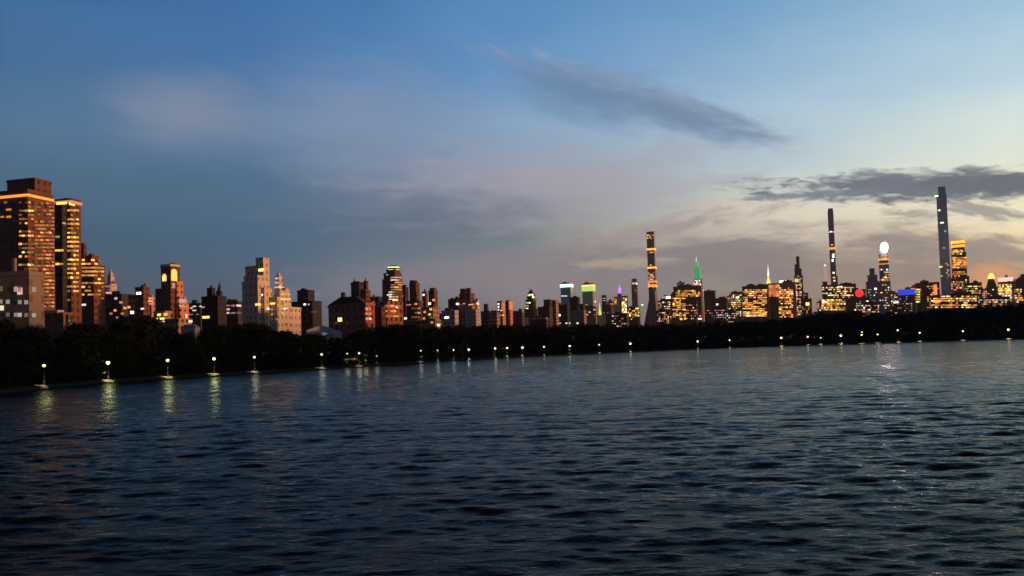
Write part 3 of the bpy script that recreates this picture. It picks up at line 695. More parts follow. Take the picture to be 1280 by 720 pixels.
b.box('wall', 601, 616, 389, None, m_dark, kd=.8); b.box('tower_block', 604.5, 610.5, 380, None, m_dark, kd=.9); b.win(570, 404, 2, 2, 'C', .3)
b = B('low greyish-brown block directly left of the orange-striped slab', 800, 616, 24, AP, 'apartment_building')
b.box('wall', 610, 625, 391, None, m_buff, kd=.8); b.box('bulkhead', 614, 618, 388, 392, m_roof, par=False)
b = B('slab striped salmon, black and bright orange-red', 860, 631, 30, AP, 'apartment_building')
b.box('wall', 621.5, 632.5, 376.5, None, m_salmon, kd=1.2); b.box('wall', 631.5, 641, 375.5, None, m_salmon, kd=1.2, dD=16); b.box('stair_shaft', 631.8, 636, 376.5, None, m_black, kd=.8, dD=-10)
b.wins(623.2, 380, 623.4, 396, 3, 3.6, .9, 2, 2, ['W', 'P'], (.9, 1.4)); b.wins(626.5, 388, 629, 394, 2.4, 3, .8, 2, 1.5, ['K', 'P'], (.9, 1.2)); b.win(629, 383, 4.0, 10, 'O', .45); b.win(638.5, 382, 4.5, 11, 'O', .6)  # the two tall O panels paint sun glow onto the salmon faces
b = B('dark house with a narrow chimney-like head, left of the yellow-green pyramid tower', 780, 648, 24, AP, 'apartment_building')
b.box('wall', 641, 656, 391, None, m_dark, kd=.8); b.box('tower_block', 648, 653, 386, None, m_dark, kd=1)
b = B('pyramid-topped tower with floodlit yellow-green crown', 900, 663, 26, TW, 'tower')
b.box('wall', 655, 672, 386, None, m_brown, kd=.9); b.box('setback', 657, 670, 375, None, m_brown, kd=.9); b.box('setback', 658.5, 669, 368, None, m_dark, kd=.9); b.shape('crown', 'pyr', 659, 668.5, 361, 368, m_dark)
for x, y, l in ((660.5, 366, 2.4), (665.5, 365.5, 3), (662.5, 368.5, 2.2), (666.5, 371.5, 3.4), (663, 364, 2)): b.win(x, y + (3 if y < 368 else 0), 2.2, 1.8, 'L', l)
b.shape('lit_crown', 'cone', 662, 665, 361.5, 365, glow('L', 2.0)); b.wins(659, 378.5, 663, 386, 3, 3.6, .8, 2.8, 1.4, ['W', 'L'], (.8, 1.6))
b.box('podium', 653, 661, 397, None, m_greyl, kd=.7, dD=-20)
b = B('dark reddish block with a raised square head and tan right-hand face', 880, 684, 24, AP, 'apartment_building')
b.box('wall', 672, 691, 383.5, None, m_dark, kd=.8); b.box('tower_block', 679.5, 690, 374.5, None, m_dark, kd=.9); b.box('wing', 687, 698, 375.5, None, m_buff, kd=1.2, dD=12)
b = B('low pale-roofed range under the dark reddish block', 760, 674, 20, AP, 'apartment_building')
b.box('wall', 663, 686, 399, None, m_dark, kd=.5); b.box('roof', 664, 685, 397.3, 399.3, m_greyl, kd=.5, par=False); b.win(679.5, 396.6, 2, 2, 'K', 1.8)
b = B('grey-teal block crowned by a bright mint-green lit storey', 1700, 708, 22, TW, 'tower')
b.box('wall', 700.5, 716, 354, None, m_glass, kd=.8); b.band(357, 703, 714, 3.6, 'T', 1.9, 'lit_crown'); b.wins(703, 370, 710, 371, 2.4, 3, .9, 1.8, 1.6, ['C', 'W'], (1,))
b = B('dark low block with white window specks, in front of the mint-crowned tower', 1000, 706, 24, AP, 'apartment_building')
b.box('wall', 697.5, 712, 381, None, m_black, kd=.8); b.win(698.8, 394, 3.4, 2.4, 'W', 3); b.wins(700, 404, 712, 404.5, 4, 3, .8, 2.4, 1.6, ['K'], (1,))
b = B('flat black block between the mint-crowned and the yellow-crowned towers', 1100, 718, 22, AP, 'apartment_building')
b.box('wall', 712, 725, 371.5, None, m_black, kd=.8); b.box('wing', 722, 731, 380, None, m_dark, kd=.8); b.box('podium', 712, 733, 388, None, m_buff, kd=.6, dD=-20); b.win(722, 404, 2.4, 1.8, 'W', 1.2)
b = B('grey-brown tower crowned by two pale yellow lit storeys', 1750, 735, 22, TW, 'tower')
b.box('wall', 727.5, 743.5, 354.5, None, m_grey, kd=.8); b.band(360.5, 728, 742, 7.0, 'L', 1.1, 'lit_crown'); b.band(357, 728, 742, 1.8, 'Y', 1.9, 'lit_crown'); b.wins(731, 381, 742, 398, 3, 3.4, .6, 2, 1.6, ['P', 'W', 'A'], (.5, 1)); b.win(744, 377, 2, 1.6, 'W', 1.5)
b = B('low tan block at the foot of the yellow-crowned tower', 1300, 733, 24, AP, 'apartment_building')
b.box('wall', 727, 748, 384, None, m_buff, kd=.6); b.wins(731, 387, 745, 395, 3, 3.2, .35, 2, 1.6, ['W', 'P'], (.5, 1))
b = B('slim pale green-white floodlit spire right of the yellow-crowned tower', 1500, 749.5, 22, 'spire', 'church_spire')
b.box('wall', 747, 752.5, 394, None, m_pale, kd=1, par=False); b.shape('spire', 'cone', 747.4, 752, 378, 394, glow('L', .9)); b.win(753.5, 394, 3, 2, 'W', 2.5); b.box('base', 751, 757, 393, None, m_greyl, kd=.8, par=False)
b = B('narrow dark tower with a lit notch halfway, right of the green-white spire', 1600, 755, 22, TW, 'tower')
b.box('wall', 752, 758, 369, None, m_dark, kd=.9); b.box('wing', 752, 766, 381, None, m_dark, kd=.8); b.wins(754, 373, 757, 377, 2.4, 3.4, .7, 2, 1.4, ['P', 'W'], (.7,)); b.wins(755, 388, 764, 394, 3.2, 3.5, .3, 2, 1.5, ['P'], (.6,))
b = B('thin dark tower with a violet glowing tip', 2300, 774, 22, TW, 'tower')
b.box('wall', 771.8, 777, 367, None, m_slate, kd=.9); b.shape('lit_crown', 'cyl', 772.4, 776.4, 360, 367, glow('V', 1.8)); b.shape('tip', 'cone', 773, 775.8, 355, 360, glow('V', 1.5)); b.wins(774, 362, 774.5, 363, 2, 3, 1, 1.4, 3, ['C'], (2,))
b = B('dim block with an orange upper corner, left of the violet-tipped tower', 2000, 770, 22, TW, 'tower')
b.box('wall', 767.5, 773.5, 371, None, m_grey, kd=.8); b.wins(769, 374, 771.6, 381, 1.9, 2.4, .95, 2, 2, ['O', 'A'], (.9, 1.4))
b = B('block thick with yellow-white windows right of the violet-tipped tower', 2000, 780.5, 22, TW, 'tower')
b.box('wall', 777, 784.5, 370, None, m_olive, kd=.8); b.wins(778.3, 373, 783.5, 398, 1.9, 2.4, .8, 1.9, 1.7, ['Y', 'W', 'A'], (.9, 1.6, 2.2)); b.win(782, 401.5, 4, 2, 'W', 2)
b = B('slender dark tower with an orange-lit mechanical top, next left of the tall banded one', 2500, 793, 22, TW, 'tower')
b.box('wall', 789, 797.6, 352, None, m_slate, kd=.9); b.box('setback', 790, 796.6, 348.5, None, m_slate, kd=.9); b.wins(790.5, 353, 797, 355.5, 1.9, 2.2, .8, 1.6, 1.6, ['P', 'O', 'W'], (.9, 1.2)); b.wins(791, 360, 796, 380, 2.4, 4, .1, 1.3, 1.2, ['A'], (.7,))
b = B('low amber-windowed block in front of the slender dark tower', 1500, 792, 22, AP, 'apartment_building')
b.box('wall', 784, 800, 384, None, m_dark, kd=.7); b.wins(785.5, 386.5, 799, 400, 2.5, 2.6, .5, 2, 1.5, ['A', 'Y', 'O', 'W'], (.8, 1.4, 2.0)); b.win(796.5, 385.5, 4, 1.8, 'Y', 2)
b = B('very tall square pencil tower with widely spaced amber light bands', 2950, 815.5, 21, 'skyscraper', 'skyscraper')
b.box('wall', 808, 818.8, 290, None, m_slate, kd=.95, par=False)
for y, h, c, l in ((311.5, 2.4, 'A', 1.5), (334.6, 2.2, 'A', 1.5), (352, 3.0, 'O', .9), (357.5, 3.2, 'A', 1.4), (381, 4.0, 'A', 1.2)): b.band(y, 811, 816, h, c, l)
b.wins(809.5, 294, 817, 299, 2.0, 2.3, .75, 1.6, 1.5, ['A', 'Y', 'O'], (.4, .8, 1.4)); b.wins(811, 341, 818, 377, 2.1, 2.5, .38, 1.6, 1.4, ['A', 'O', 'P', 'Y'], (.5, .9, 1.4)); b.win(814.5, 315.5, 5, 1.5, 'P', .6); b.win(813.5, 331.5, 2.5, 1.4, 'A', 1.2)
b.wins(813, 384, 820, 396, 2.2, 3.6, .4, 1.8, 1.4, ['A', 'W'], (.8,))
b = B('grey glass block with steep sloping left flank at the tall banded tower\'s foot', 2300, 813, 22, TW, 'tower')
x, y, wd, dp, z1 = b.place(798, 824, 390, .5); zt = b.zat(812, 362); zb = b.zat(812, 395)
V = [(x - wd / 2, y - dp / 2, -1), (x + wd / 2, y - dp / 2, -1), (x + wd / 2, y + dp / 2, -1), (x - wd / 2, y + dp / 2, -1),
     (x + wd * .22, y - dp / 2, zt), (x + wd * .40, y - dp / 2, zt * .97), (x + wd * .40, y + dp / 2, zt * .97), (x + wd * .22, y + dp / 2, zt),
     (x + wd * .46, y - dp / 2, zb), (x + wd * .46, y + dp / 2, zb)]
mesh_obj('wall', V, [(0, 1, 8, 5, 4), (3, 7, 6, 9, 2), (4, 5, 6, 7), (0, 4, 7, 3), (5, 8, 9, 6), (8, 1, 2, 9)], facade('wedge_stone', (.17, .17, .175)), b.root)
b.boxes.append((x, y, wd, dp, 0, zt)); b.win(803, 381, 2, 1.6, 'W', 1.8)
b = B('block topped with a dazzling white strip, right of the tall banded tower', 2200, 834, 22, TW, 'tower')
b.box('wall', 827, 843, 371, None, m_dark, kd=.8); b.win(837, 371.8, 9, 2.6, 'W', 3.4); b.win(829.5, 371.8, 4, 1.5, 'W', 1.4); b.wins(829, 378, 842, 402, 2.6, 3.2, .42, 1.9, 1.6, ['W', 'P', 'A'], (.5, 1, 1.8))
b = B('broad slab full of orange office lights under the green spire', 2150, 860, 22, 'office block', 'office_block')
b.box('wall', 841.5, 878.5, 358, None, m_dark, kd=.5); b.box('annex', 838, 852, 368, None, m_dark, kd=.6, dD=-15); b.box('podium', 857, 872, 376, None, m_dark, kd=.8, dD=-30)
b.wins(846, 363.5, 876, 371, 3.4, 2.6, .75, 3.2, 1.9, ['A', 'A', 'Y'], (.6, 1.0, 1.6)); b.wins(842, 373, 856, 399, 2.7, 2.9, .6, 2.4, 1.8, ['A', 'O', 'Y'], (.6, 1.1, 1.8)); b.wins(858, 378, 877, 400, 2.9, 4.2, .35, 2, 1.7, ['A', 'O', 'P'], (.5, 1, 1.6)); b.win(852, 399, 8, 2, 'Y', 1.8); b.win(875, 398.5, 4, 2, 'W', 2)
b = B('tall stepped tower with an emerald-lit spire', 4600, 873, 22, 'skyscraper', 'skyscraper')
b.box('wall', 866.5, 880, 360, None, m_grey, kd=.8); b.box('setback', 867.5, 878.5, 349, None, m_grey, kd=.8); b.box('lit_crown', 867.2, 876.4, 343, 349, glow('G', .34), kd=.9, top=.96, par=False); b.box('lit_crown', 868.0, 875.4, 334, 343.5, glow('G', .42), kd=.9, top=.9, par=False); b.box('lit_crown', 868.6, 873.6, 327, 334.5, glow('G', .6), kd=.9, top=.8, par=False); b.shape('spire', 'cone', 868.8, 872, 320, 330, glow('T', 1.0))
b.wins(868, 350.5, 877, 357, 2.1, 2.2, .75, 1.9, 1.5, ['P', 'K', 'W'], (.9, 1.6)); b.wins(876, 358, 879.5, 376, 1.8, 2.4, .8, 1.6, 1.5, ['W', 'P'], (1, 1.6))
b = B('plain black slab just right of the orange office slab', 2000, 887, 22, 'office block', 'office_block')
b.box('wall', 879.5, 894.5, 363.5, None, m_black, kd=.8); b.wins(882, 385, 893, 398, 3.6, 4, .2, 1.5, 1.3, ['P'], (.5,))
b = B('lower black cube with a few purple-white windows, right of the plain black slab', 1800, 902, 22, 'office block', 'office_block')
b.box('wall', 893.5, 909.5, 373, None, m_black, kd=.8); b.win(896.5, 380.5, 2.4, 2.2, 'W', 2.2); b.wins(890, 388, 905, 398, 2.8, 3.6, .5, 1.6, 1.4, ['P', 'K'], (.5, .9)); b.tank(905, 370, 3.5)
b = B('narrow olive block with scattered yellow windows left of the amber-banded slab', 2100, 921, 22, 'office block', 'office_block')
b.box('wall', 913.5, 928, 365, None, m_olive, kd=.8); b.wins(915, 369, 927, 399, 2.4, 2.9, .5, 1.8, 1.6, ['Y', 'A', 'W'], (.35, .8, 1.3)); b.win(922, 371.5, 4, 2, 'W', 1.2)
b = B('wide dark slab with broad amber light bands, left of the white-pink needle', 2000, 944, 22, 'office block', 'office_block')
b.box('wall', 927.5, 961, 357.5, None, m_black, kd=.5)
b.wins(930, 362.5, 958, 396, 3.6, 2.9, .62, 4.4, 1.5, ['A', 'Y', 'A', 'O'], (.7, 1.2, 2.0)); b.wins(931, 390, 956, 395.5, 5, 2.8, .6, 4.5, 1.1, ['W', 'Y'], (1.3,))
b = B('floodlit needle spire fading from pink-white tip to yellow base', 4000, 960.3, 22, 'skyscraper', 'skyscraper')
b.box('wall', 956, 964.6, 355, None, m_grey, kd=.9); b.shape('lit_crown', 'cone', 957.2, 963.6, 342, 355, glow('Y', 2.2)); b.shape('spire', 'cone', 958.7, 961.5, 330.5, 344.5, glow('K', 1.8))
b = B('office slab washed with orange-red light and a dazzling white rooftop sign', 2050, 977, 22, 'office block', 'office_block')
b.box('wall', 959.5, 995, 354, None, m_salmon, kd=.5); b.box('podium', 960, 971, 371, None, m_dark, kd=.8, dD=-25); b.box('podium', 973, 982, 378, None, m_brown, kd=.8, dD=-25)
b.wins(963, 358, 974, 372, 5.6, 4.6, 2.0, 6.2, 5.0, ['O'], (.75, .55)); b.wins(975, 360, 992, 396, 2.9, 3.0, .6, 2.7, 1.8, ['A', 'O', 'Y'], (.7, 1.2, 1.9))  # large overlapping O panes: orange-red light wash painted as glow, not windows
x, y, wd, dp, z1 = b.place(974, 984, 351, .2); mb = MB(); k = b.D / FPX; mb.box(x - wd / 2, x + wd / 2, y - 1, y + 1, z1 - 3.0 * k, z1 + .2 * k); mb.build('lit_sign', glow('W', 3.2), b.root)
b = B('black stepped pencil tower with chimney-like top and speckled lights', 2600, 998, 22, 'skyscraper', 'skyscraper')
b.box('wall', 992.5, 1003.5, 345, None, m_black, kd=.9); b.box('setback', 993, 1002, 336, None, m_black, kd=.9); b.box('setback', 993.3, 999.5, 330.5, None, m_black, kd=.9); b.box('setback', 995, 999, 320.5, None, m_black, kd=.9)
b.wins(994, 345.5, 1002, 394, 2.0, 2.7, .42, 1.7, 1.4, ['A', 'W', 'C', 'Y'], (.5, 1, 1.6)); b.win(995.5, 350.5, 3.6, 3.6, 'Y', 1.2)
b = B('low dark violet block with one fat yellow window, right of the black pencil tower', 1900, 1008, 22, 'office block', 'office_block')
b.box('wall', 1001, 1014.5, 373.5, None, m_black, kd=.8); b.win(1009.5, 380, 4.2, 3.8, 'Y', 2.2); b.wins(1003, 384, 1013, 395, 2.6, 3, .35, 1.6, 1.4, ['O', 'P', 'A'], (.5, 1)); b.tank(1006, 370.5, 3)
b = B('pinkish-red lit lattice mast left of the slender white-flecked tower', 2700, 1031, 22, 'mast', 'mast')
b.box('base', 1028, 1034, 352, None, m_dark, kd=.9); b.shape('lattice', 'lattice', 1030.2, 1033.4, 333, 352, glow('P', .75)); b.shape('tip', 'ball', 1029.8, 1032.4, 330.3, 333, glow('K', 1.4))
b = B('wide slab with scattered yellow office lights below the slender white-flecked tower', 2100, 1049, 22, 'office block', 'office_block')
b.box('wall', 1027, 1069.5, 356, None, m_dark, kd=.45); b.box('podium', 1036, 1056, 390, None, m_black, kd=.6, dD=-20); b.box('podium', 1057, 1068, 374, None, m_black, kd=.8, dD=-30)
b.wins(1029, 359.5, 1067, 372, 3.1, 3.0, .5, 2.6, 1.7, ['A', 'Y', 'W'], (.6, 1.1, 1.8)); b.wins(1029, 375, 1056, 388, 2.8, 3.0, .6, 2.3, 1.9, ['Y', 'Y', 'A'], (.6, 1.2, 1.9)); b.win(1029.5, 377, 3.4, 3, 'K', 2.2); b.win(1050, 358.5, 6, 1.6, 'W', 1.5)
b = B('extremely slender rounded-top skyscraper flecked with white lights', 2650, 1042, 22, 'skyscraper', 'skyscraper')
b.box('wall', 1034.4, 1041.6, 264, None, m_slate, kd=.85, par=False); b.box('setback', 1034.9, 1041.0, 260.8, None, m_slate, kd=.85, par=False); b.box('lower_shaft', 1040, 1047, 345, None, m_slate, kd=1, par=False)
b.band(310.5, 1037, 1042, 2.6, 'A', 1.3); b.band(290, 1037, 1042, 1.0, 'K', .9)
for x, y, c, l, h in ((1038.5, 289.8, 'W', 2, 1.6), (1041.5, 320.5, 'K', 2.2, 3), (1040.8, 325.5, 'C', 2.4, 3), (1041.8, 318, 'K', 1.2, 2), (1042, 341, 'W', 1.6, 1.8), (1042.5, 347, 'A', 1.4, 1.6), (1043, 351, 'W', 1.2, 1.4), (1040, 306, 'A', .9, 1.4)): b.win(x, y, 2.2, h, c, l)
b = B('dark block carrying a glowing red round sign, right of the yellow-lit slab', 1900, 1077, 22, 'office block', 'office_block')
b.box('wall', 1067, 1086, 372, None, m_black, kd=.7); b.box('sign_post', 1072.6, 1075.4, 366, 373, m_metal, kd=.5, par=False); b.shape('round_sign', 'ball', 1069, 1079, 361.5, 371.5, glow('R', 1.1), dD=-3); b.wins(1069, 377, 1085, 392, 2.8, 3.2, .45, 1.9, 1.5, ['A', 'W', 'R', 'G'], (.4, .9, 1.4)); b.win(1084, 377, 2.5, 2, 'W', 2)
b = B('dark green-grey stepped tower left of the white-globed one', 2400, 1090, 22, TW, 'tower')
b.box('wall', 1082, 1098.5, 352, None, m_slate, kd=.8); b.box('setback', 1084, 1096.5, 344, None, m_slate, kd=.8); b.box('setback', 1086.5, 1093, 335.5, None, m_slate, kd=.8); b.wins(1084, 362, 1097, 392, 3, 4.4, .22, 1.7, 1.5, ['W', 'C', 'G'], (.4, 1.2)); b.win(1094.5, 361, 2.6, 2.2, 'W', 2.4)
b = B('slim tower crowned by a dazzling white globe light', 2500, 1105, 22, 'skyscraper', 'skyscraper')
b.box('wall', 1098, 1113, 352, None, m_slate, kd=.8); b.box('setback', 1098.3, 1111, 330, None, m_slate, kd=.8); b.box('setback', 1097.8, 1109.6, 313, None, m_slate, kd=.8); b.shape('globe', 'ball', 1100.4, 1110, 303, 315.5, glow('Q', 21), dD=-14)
b.band(324.3, 1100, 1108, 1.4, 'A', 1.4); b.band(330, 1100, 1108, 1.2, 'A', .9); b.wins(1100, 320, 1108, 326, 2, 3, .5, 1.7, 1.3, ['A', 'P'], (1,)); b.wins(1100, 337, 1112, 390, 2.4, 4.0, .28, 2, 1.6, ['W', 'Y', 'C', 'A'], (.6, 1.2, 2)); b.win(1107, 349, 6, 4.5, 'A', .7)
b = B('small pale pink lit block in the gap right of the white-globed tower', 1700, 1121, 22, 'office block', 'office_block')
b.box('wall', 1116.5, 1126, 376, None, m_pale, kd=.8); b.win(1120, 373 + 4.5, 5, 2.4, 'K', 3); b.win(1121, 384, 5, 7, 'P', .5); b.box('tower_block', 1117.5, 1122, 372, None, m_pale, kd=.9)
b = B('dark cube topped by a glowing blue sign band', 1900, 1132, 22, 'office block', 'office_block')
b.box('wall', 1122.5, 1142.5, 362, None, m_black, kd=.7)
x, y, wd, dp, z1 = b.place(1121.8, 1142.8, 365.5, .7); k = b.D / FPX; mb = MB(); mb.box(x - wd / 2 - 1, x + wd / 2 + 1, y - dp / 2 - 2, y - dp / 2 - .5, z1 - 3.2 * k, z1 + 3.2 * k); mb.build('blue_sign', glow('B', .75), b.root)
b.wins(1125, 371, 1141, 390, 2.8, 3.6, .3, 1.7, 1.3, ['A', 'P', 'C'], (.4, .8))
b = B('black block with yellow windows left of the tallest teal skyscraper', 2000, 1157, 22, 'office block', 'office_block')
b.box('wall', 1143.5, 1174, 353.5, None, m_black, kd=.5); b.box('podium', 1151, 1160, 356, None, m_black, kd=.8, dD=-25); b.wins(1145.5, 362, 1150, 378, 2.4, 3.8, .85, 2.6, 2, ['Y', 'L', 'Y'], (.9, 1.4)); b.wins(1160, 358, 1173, 386, 2.7, 3.3, .45, 2.3, 1.7, ['A', 'Y', 'O'], (.6, 1.2))
b.win(1169.6, 367.5, 3.2, 21, 'O', .9, 'red_sign'); b.win(1170.5, 377, 5.5, 3, 'Y', 2.5)
b = B('tallest teal glass skyscraper at right, a plain slab with few white lights', 2540, 1179, 24, 'skyscraper', 'skyscraper')
b.box('wall', 1170.0, 1183.0, 243, None, m_glass, kd=.4, par=False); b.box('setback', 1172, 1181.6, 233.5, None, m_glass, kd=.4, par=False)
for x, y, c, l, wv in ((1170.5, 245, 'W', 2.4, 3.6), (1174, 262.8, 'W', 2, 2.4), (1172, 279, 'W', 1.2, 2.6), (1177.5, 278.4, 'W', 2, 3.6), (1181.5, 289, 'K', .5, 2), (1173, 303, 'K', 1.0, 3), (1175.8, 333.5, 'Y', 2, 3), (1180, 310, 'K', .3, 2.5), (1184.5, 331, 'P', .5, 2), (1185, 338, 'K', .5, 2), (1177, 345, 'C', .4, 2)): b.win(x, y, wv, 1.7, c, l)
b.wins(1183, 322, 1187, 352, 2, 3, .35, 1.5, 1.3, ['P', 'O', 'K'], (.4, .8))
b = B('golden-lit tower with arched yellow crown directly right of the tallest teal skyscraper', 2450, 1198, 22, 'skyscraper', 'skyscraper')
b.box('wall', 1188.5, 1207.5, 316, None, m_dark, kd=.7); b.box('setback', 1188.8, 1205.2, 301, None, m_dark, kd=.7); b.box('podium', 1190, 1211.5, 346, None, m_dark, kd=.7)
b.band(302.6, 1190, 1204, 3.0, 'A', 1.7, 'lit_crown'); b.band(307.5, 1190, 1204, 3.0, 'A', 1.3, 'lit_crown')
b.wins(1190.5, 313, 1204, 318, 2.4, 2.6, .85, 2, 1.8, ['A', 'Y'], (1.1, 1.6)); b.wins(1191, 322, 1207, 336, 3.0, 2.6, .85, 3.2, 1.5, ['A', 'O', 'A'], (.9, 1.6, .5)); b.wins(1192, 340, 1209, 365, 3.0, 3.1, .5, 2.4, 1.4, ['A', 'O', 'Y'], (.4, .9, 1.4))
b = B('wide low block with pale green-white windows right of the golden tower', 2000, 1215, 22, 'office block', 'office_block')
b.box('wall', 1204, 1227, 353.5, None, m_dark, kd=.6); b.wins(1207, 358, 1225, 378, 3, 3.5, .5, 2.4, 1.6, ['W', 'L', 'Y', 'A'], (.5, 1, 1.6))
b = B('long low front of lights and shops at the foot of the teal and golden towers', 1500, 1190, 18, 'office block', 'office_block')
b.box('wall', 1160, 1222, 368, None, m_dark, kd=.3); b.wins(1163, 370.5, 1220, 385, 3.2, 3.4, .5, 2.3, 1.7, ['Y', 'W', 'A', 'O', 'A'], (.6, 1.2, 2.0)); b.win(1171, 376.5, 7, 3, 'A', 2)
b = B('small tower with a golden pyramid lantern roof', 2200, 1239, 22, TW, 'tower')
b.box('wall', 1231.5, 1247.5, 359, None, m_dark, kd=.9); b.shape('roof', 'hip', 1232, 1246, 347.5, 359, m_brown); b.band(357.5, 1233, 1245, 1.5, 'Y', 1.8); b.shape('lantern', 'dome', 1234.6, 1243.2, 341.5, 348.5, glow('Y', 1.9)); b.wins(1233, 362, 1246, 378, 2.8, 3.2, .35, 2, 1.5, ['O', 'A', 'K'], (.5, 1))
b = B('low block with a dazzling pink-white strip on its roof, beside the golden pyramid', 1900, 1257, 22, 'office block', 'office_block')
b.box('wall', 1247, 1267, 352.5, None, m_buff, kd=.6); b.box('lit_canopy', 1247.5, 1266, 347, 351.5, glow('P', 1.5), kd=.5, par=False); b.wins(1248, 356, 1265, 378, 2.6, 2.8, .65, 2.2, 1.7, ['Y', 'A', 'W'], (.7, 1.4, 2))
b = B('dark stepped block at the right edge with amber windows', 1900, 1275, 22, 'office block', 'office_block')
b.box('wall', 1266, 1300, 348.5, None, m_dark, kd=.6); b.box('setback', 1275, 1296, 342.5, None, m_dark, kd=.6); b.wins(1268, 362, 1279, 378, 2.7, 3.2, .5, 2.3, 1.7, ['A', 'Y', 'O', 'W'], (.6, 1.2, 1.8))

# low infill blocks that close the gaps of the skyline just above the trees
infill = [
 ('low dark infill block below the black twin-peaked tower', 455, 478, 386, 620, m_dark), ('low brown block between the rounded brown tower and the twin-headed house', 548, 562, 392, 700, m_brown),
 ('low dark block behind the orange-striped slab', 632, 650, 389, 950, m_dark), ('low brown block right of the dark reddish block', 689, 702, 388, 1200, m_buff),
 ('low black block under the violet-tipped tower', 764, 786, 392, 1300, m_black), ('low dark blocks right of the sloping glass flank', 820, 838, 388, 1500, m_dark),
 ('low black block between cube with purple-white windows and olive block', 905, 920, 389, 1500, m_black),
 ('low dark block under the dark green-grey stepped tower', 1076, 1100, 379, 1500, m_dark), ('low dark block left of the blue-signed cube', 1112, 1130, 382, 1400, m_dark), ('low block of lights under the golden pyramid tower', 1222, 1262, 372, 1500, m_dark)]
infill += [('grey shoulder block behind the olive block with its roof just above it', 908, 918, 370, 2600, m_grey), ('brownish background block between the black pencil tower and the violet block', 1000, 1010, 366, 2900, m_brown),
 ('tan background block showing left of the pinkish lattice mast', 1021, 1030, 377, 2700, m_buff), ('lit background block rising over the red round sign block', 1062, 1082, 362, 2900, m_dark),
 ('lit background block between the white-globed tower and the blue sign', 1110, 1127, 366, 2900, m_brown), ('narrow lit background block right behind the blue sign', 1138, 1150, 358, 2900, m_slate),
 ('lit background block left of the golden tower base', 1181, 1196, 350, 2800, m_dark), ('lit brown background block between the golden tower and the golden pyramid', 1222, 1234, 361, 2700, m_brown),
 ('lit dark background block right of the dazzling pink-white strip', 1262, 1272, 353, 2600, m_dark), ('small lit block behind the dazzling white-stripped block', 822, 832, 376, 2700, m_dark),
 ('brown background block left of the orange office slab top', 846, 856, 353, 2900, m_grey), ('narrow grey block right of the green-white spire', 757, 769, 377, 2400, m_grey),
 ('brown background block left of the mint-crowned tower', 690, 702, 379, 1900, m_brown)]
for lab, xl, xr, yt, D, m in infill:
    b = B(lab, D, (xl + xr) / 2, 20, AP, 'apartment_building'); b.box('wall', xl, xr, yt, None, m, kd=.6); b.box('bulkhead', xl + (xr - xl) * .3, xl + (xr - xl) * .55, yt - 2, yt + 1, m_roof, par=False)
    b.wins(xl + 2, yt + 3, xr - 1, yt + 16, 3, 3.2, .22 if D < 1290 else .45, 2, 1.5, ['A', 'P', 'W', 'O'], (.4, .9, 1.5))

# rooftop plant, stair heads and aerials
rr = random.Random(21)
for s_ in BLDS:
    nm = s_.root.name.split('.')[0]
    if nm not in ('office_block', 'apartment_building', 'tower') or s_.D < 430: continue
    tops = [b_ for b_ in s_.boxes if b_[5] > 14 and b_[2] > 9 * s_.D / FPX]
    if not tops: continue
    for b_ in sorted(tops, key=lambda t_: -t_[5])[:2]:
        x, y, wd, dp, z0, z1 = b_; k = s_.D / FPX
        for q in range(rr.choice([1, 1, 2])):
            ww = wd * rr.uniform(.16, .38); xx = x + rr.uniform(-.28, .28) * wd; hh_ = k * rr.uniform(.9, 2.6)
            mb = MB(); mb.box(xx - ww / 2, xx + ww / 2, y - dp * .2, y + dp * .25, z1 - .4, z1 + hh_); mb.box(xx - ww * .2, xx + ww * .15, y - dp * .1, y + dp * .1, z1 + hh_ - .1, z1 + hh_ * 1.45)
            mb.build('bulkhead', rr.choice([m_roof, m_dark, m_dark]), s_.root)
        if rr.random() < .4:
            mb = MB(); xx = x + rr.uniform(-.3, .3) * wd; w2 = .16 * k; mb.box(xx - w2, xx + w2, y - w2, y + w2, z1 - .3, z1 + k * rr.uniform(3, 6), .4); mb.build('aerial', m_metal, s_.root)
for s_ in REST:
    mb, mi, ms = s_.rest; o = mb.build('small_lit_windows', None, s_.root)
    for g in ms: o.data.materials.append(g)
    o.data.polygons.foreach_set('material_index', mi); o['kind'] = 'stuff'
# ------------------------------------------------------------------ lamps along the running path
LAMPS = [(55, 457, 'small white'), (135, 453.5, 'brightest yellow'), (209.5, 450.5, 'bright yellow-white'), (267.5, 448.5, 'bright yellow'), (318, 446.5, 'pale'), (362, 449, 'yellow'), (402, 443, 'white'), (434, 442, 'faint'), (449, 441.5, 'white'), (457, 444.5, 'yellow-white'), (471, 445.5, 'very faint'),
 (526, 438.5, 'small'), (547, 438, 'small'), (567, 437.5, 'faint'), (586, 437, 'bright'), (619, 435.5, 'yellow'), (634, 435, 'white'), (653, 434.5, 'bright'), (680, 433.5, 'small'), (712, 432.5, 'white'), (749, 431, 'small'), (788, 429.5, 'bright'), (872, 426.8, 'bright'), (912, 425.3, 'small'),
 (976.5, 422.3, 'bright yellowish'), (1009.5, 421, 'white'), (1026, 422.3, 'small'), (1051, 419.5, 'bright yellowish'), (1077, 418.5, 'greenish-yellow'), (1097, 418, 'yellowish'), (1094.5, 414.3, 'small high'), (1077.5, 415.3, 'small high'), (1122, 412.8, 'white'), (1149.5, 416, 'white'), (1203.5, 414, 'small'), (1260.5, 412, 'bright yellow')]
POSW = {0: 'nearest the left edge', 1: 'below the amber-windowed block', 2: 'below the arched-window tower', 3: 'below the spiky black house'}
m_post = mat('lamp_post_iron', (0.02, 0.02, 0.02), .5, .4, .7)
